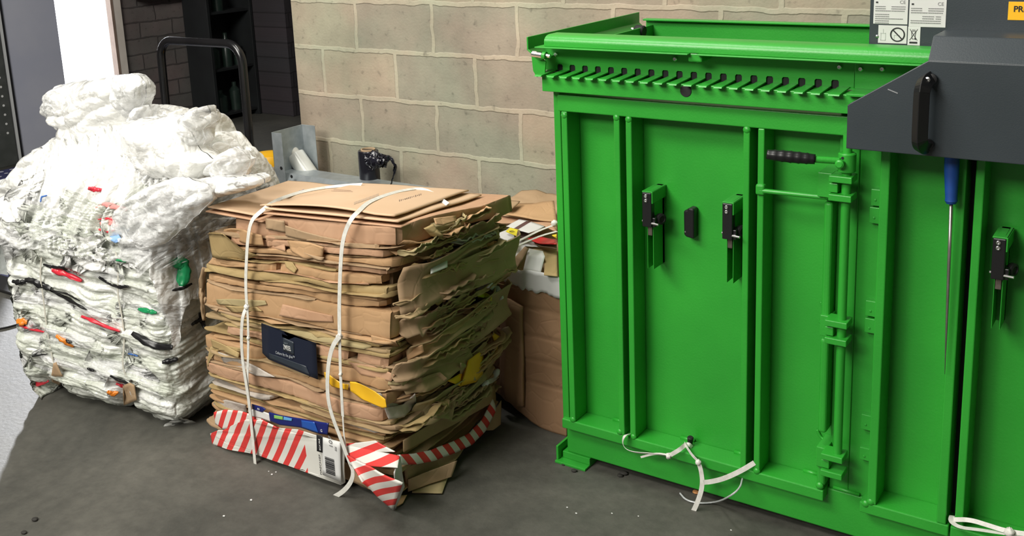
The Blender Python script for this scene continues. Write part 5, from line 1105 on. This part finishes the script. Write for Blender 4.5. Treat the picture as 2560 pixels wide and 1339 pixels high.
pz('printed_leaflet', [(1262, 567), (1300, 547), (1322, 551), (1282, 572)], WHITEC, .632, 7, .003, .002); pz('leaflet_stripe', [(1282, 572), (1316, 552), (1328, 554), (1294, 575)], mat('plum_print', (.10, .045, .045), .5), .633, 7, .002, .0015)
pz('printed_leaflet', [(1294, 575), (1328, 554), (1362, 565), (1345, 575), (1322, 582)], WHITEC, .632, 8, .003, .002); pz('plum_box', [(1282, 578), (1318, 576), (1326, 584), (1305, 592), (1286, 590)], mat('plum_card', (.10, .05, .05), .5), .615, 9, .003)
YLB = pz('yellow_label', [(1264, 578), (1275, 568), (1300, 574), (1292, 590)], mat('yellow_sticker', (.78, .66, .02), .4), .640, 10, .001, .0015)
q_ = AZ(1289, 579, .643); text('sticker_text', '13', .022, Matrix.Translation(q_) @ Matrix.Rotation(2.7, 4, 'Z'), INK, YLB)
pz('red_wrapper', [(1320, 596), (1345, 588), (1392, 598), (1392, 612), (1350, 606)], mat('red_wrapper', (.50, .03, .03), .25), .610, 11, .012); pz('dark_card', [(1335, 605), (1392, 612), (1392, 622), (1350, 615)], KDARK, .598, 12)
pz('yellow_tab', [(1380, 590), (1392, 586), (1392, 597)], mat('yellow_tab', (.78, .62, .02), .4), .625, 13)
pz('brown_liner', [(1330, 612), (1392, 618), (1394, 690), (1360, 688), (1362, 640), (1335, 628)], K3, .575, 14, .006)
poly_card('white_flap', [AY(1320, 620, 2.80), AY(1357, 627, 2.80), AY(1362, 640, 2.765), AY(1351, 684, 2.722), AY(1308, 674, 2.722), AY(1316, 640, 2.76)], WHITEC, WC, th=.002)
poly_card('white_flap', [AY(1265, 612, 2.86), AY(1310, 612, 2.85), AY(1318, 622, 2.80), AY(1290, 655, 2.75), AY(1268, 668, 2.75)], WHITEC, WC, th=.002)
poly_card('torn_liner', [AY(1272, 662, 2.738), AY(1290, 640, 2.75), AY(1312, 616, 2.78), AY(1322, 620, 2.775), AY(1305, 650, 2.74), AY(1290, 672, 2.73)], K4, WC, th=.004, bend=.01, seed=3)
def zb(pts, z): return [AZ(a, b, z) for a, b in pts]
MB().tube(zb([(1262, 618), (1290, 605), (1320, 590), (1350, 575), (1392, 560)], .652), 0, flat=(.012, .001), up=(0, 0, 1), smooth=1).build('strap', STRAPM, WC)
MB().tube(zb([(1290, 615), (1325, 600), (1355, 588), (1392, 578)], .648), 0, flat=(.012, .001), up=(0, 0, 1), smooth=1).build('strap', STRAPM, WC)
knot(AZ(1386, 558, .66), .012, WC)
# bits on the floor
rf = random.Random(4); BITM = [mat('white_crumb', (.6, .6, .58), .6), mat('brown_crumb', (.35, .2, .1), .8), mat('dark_crumb', (.02, .018, .015), .8)]
def bit(px, py, r, m_, label, grp=None, name='floor_crumb', cat='crumb'):
    p = AZ(px, py, 0); sd = px * .37
    o = MB().grid(8, 6, lambda u, v: p + Vector((r * math.cos(2 * PI * u) * math.sin(PI * v) * (1 + .5 * nz((u * 4, v * 3, sd))), r * .8 * math.sin(2 * PI * u) * math.sin(PI * v), r * .35 * (1 + math.cos(PI * v)))))
    return tag(o.build(name, m_, None, smooth=True), label, cat, grp)
for px, py in ((1418, 1268), (1596, 1290), (1441, 1108 + 175), (1828, 1325), (672, 1178), (690, 1180), (628, 1250), (560, 1290), (680, 1186), (1530, 1283)): bit(px, py, rf.uniform(.0025, .005), BITM[0], 'tiny pale crumb on the dark concrete floor', 'pale crumbs on the floor')
bit(1740, 1232, .013, mat('orange_crumb', (.62, .28, .10), .7), 'small orange-brown scrap on the floor under the knotted strap tail', name='card_scrap', cat='scrap')
for px, py, r in ((1435, 1178, .010), (1560, 1185, .014), (1550, 1190, .010), (1408, 1150 + 12, .006), (88, 1300, .012), (60, 1332, .010)): bit(px, py, r, BITM[2], 'dark flake of dirt on the concrete floor', 'dark dirt flakes on the floor', 'dirt_flake', 'dirt')
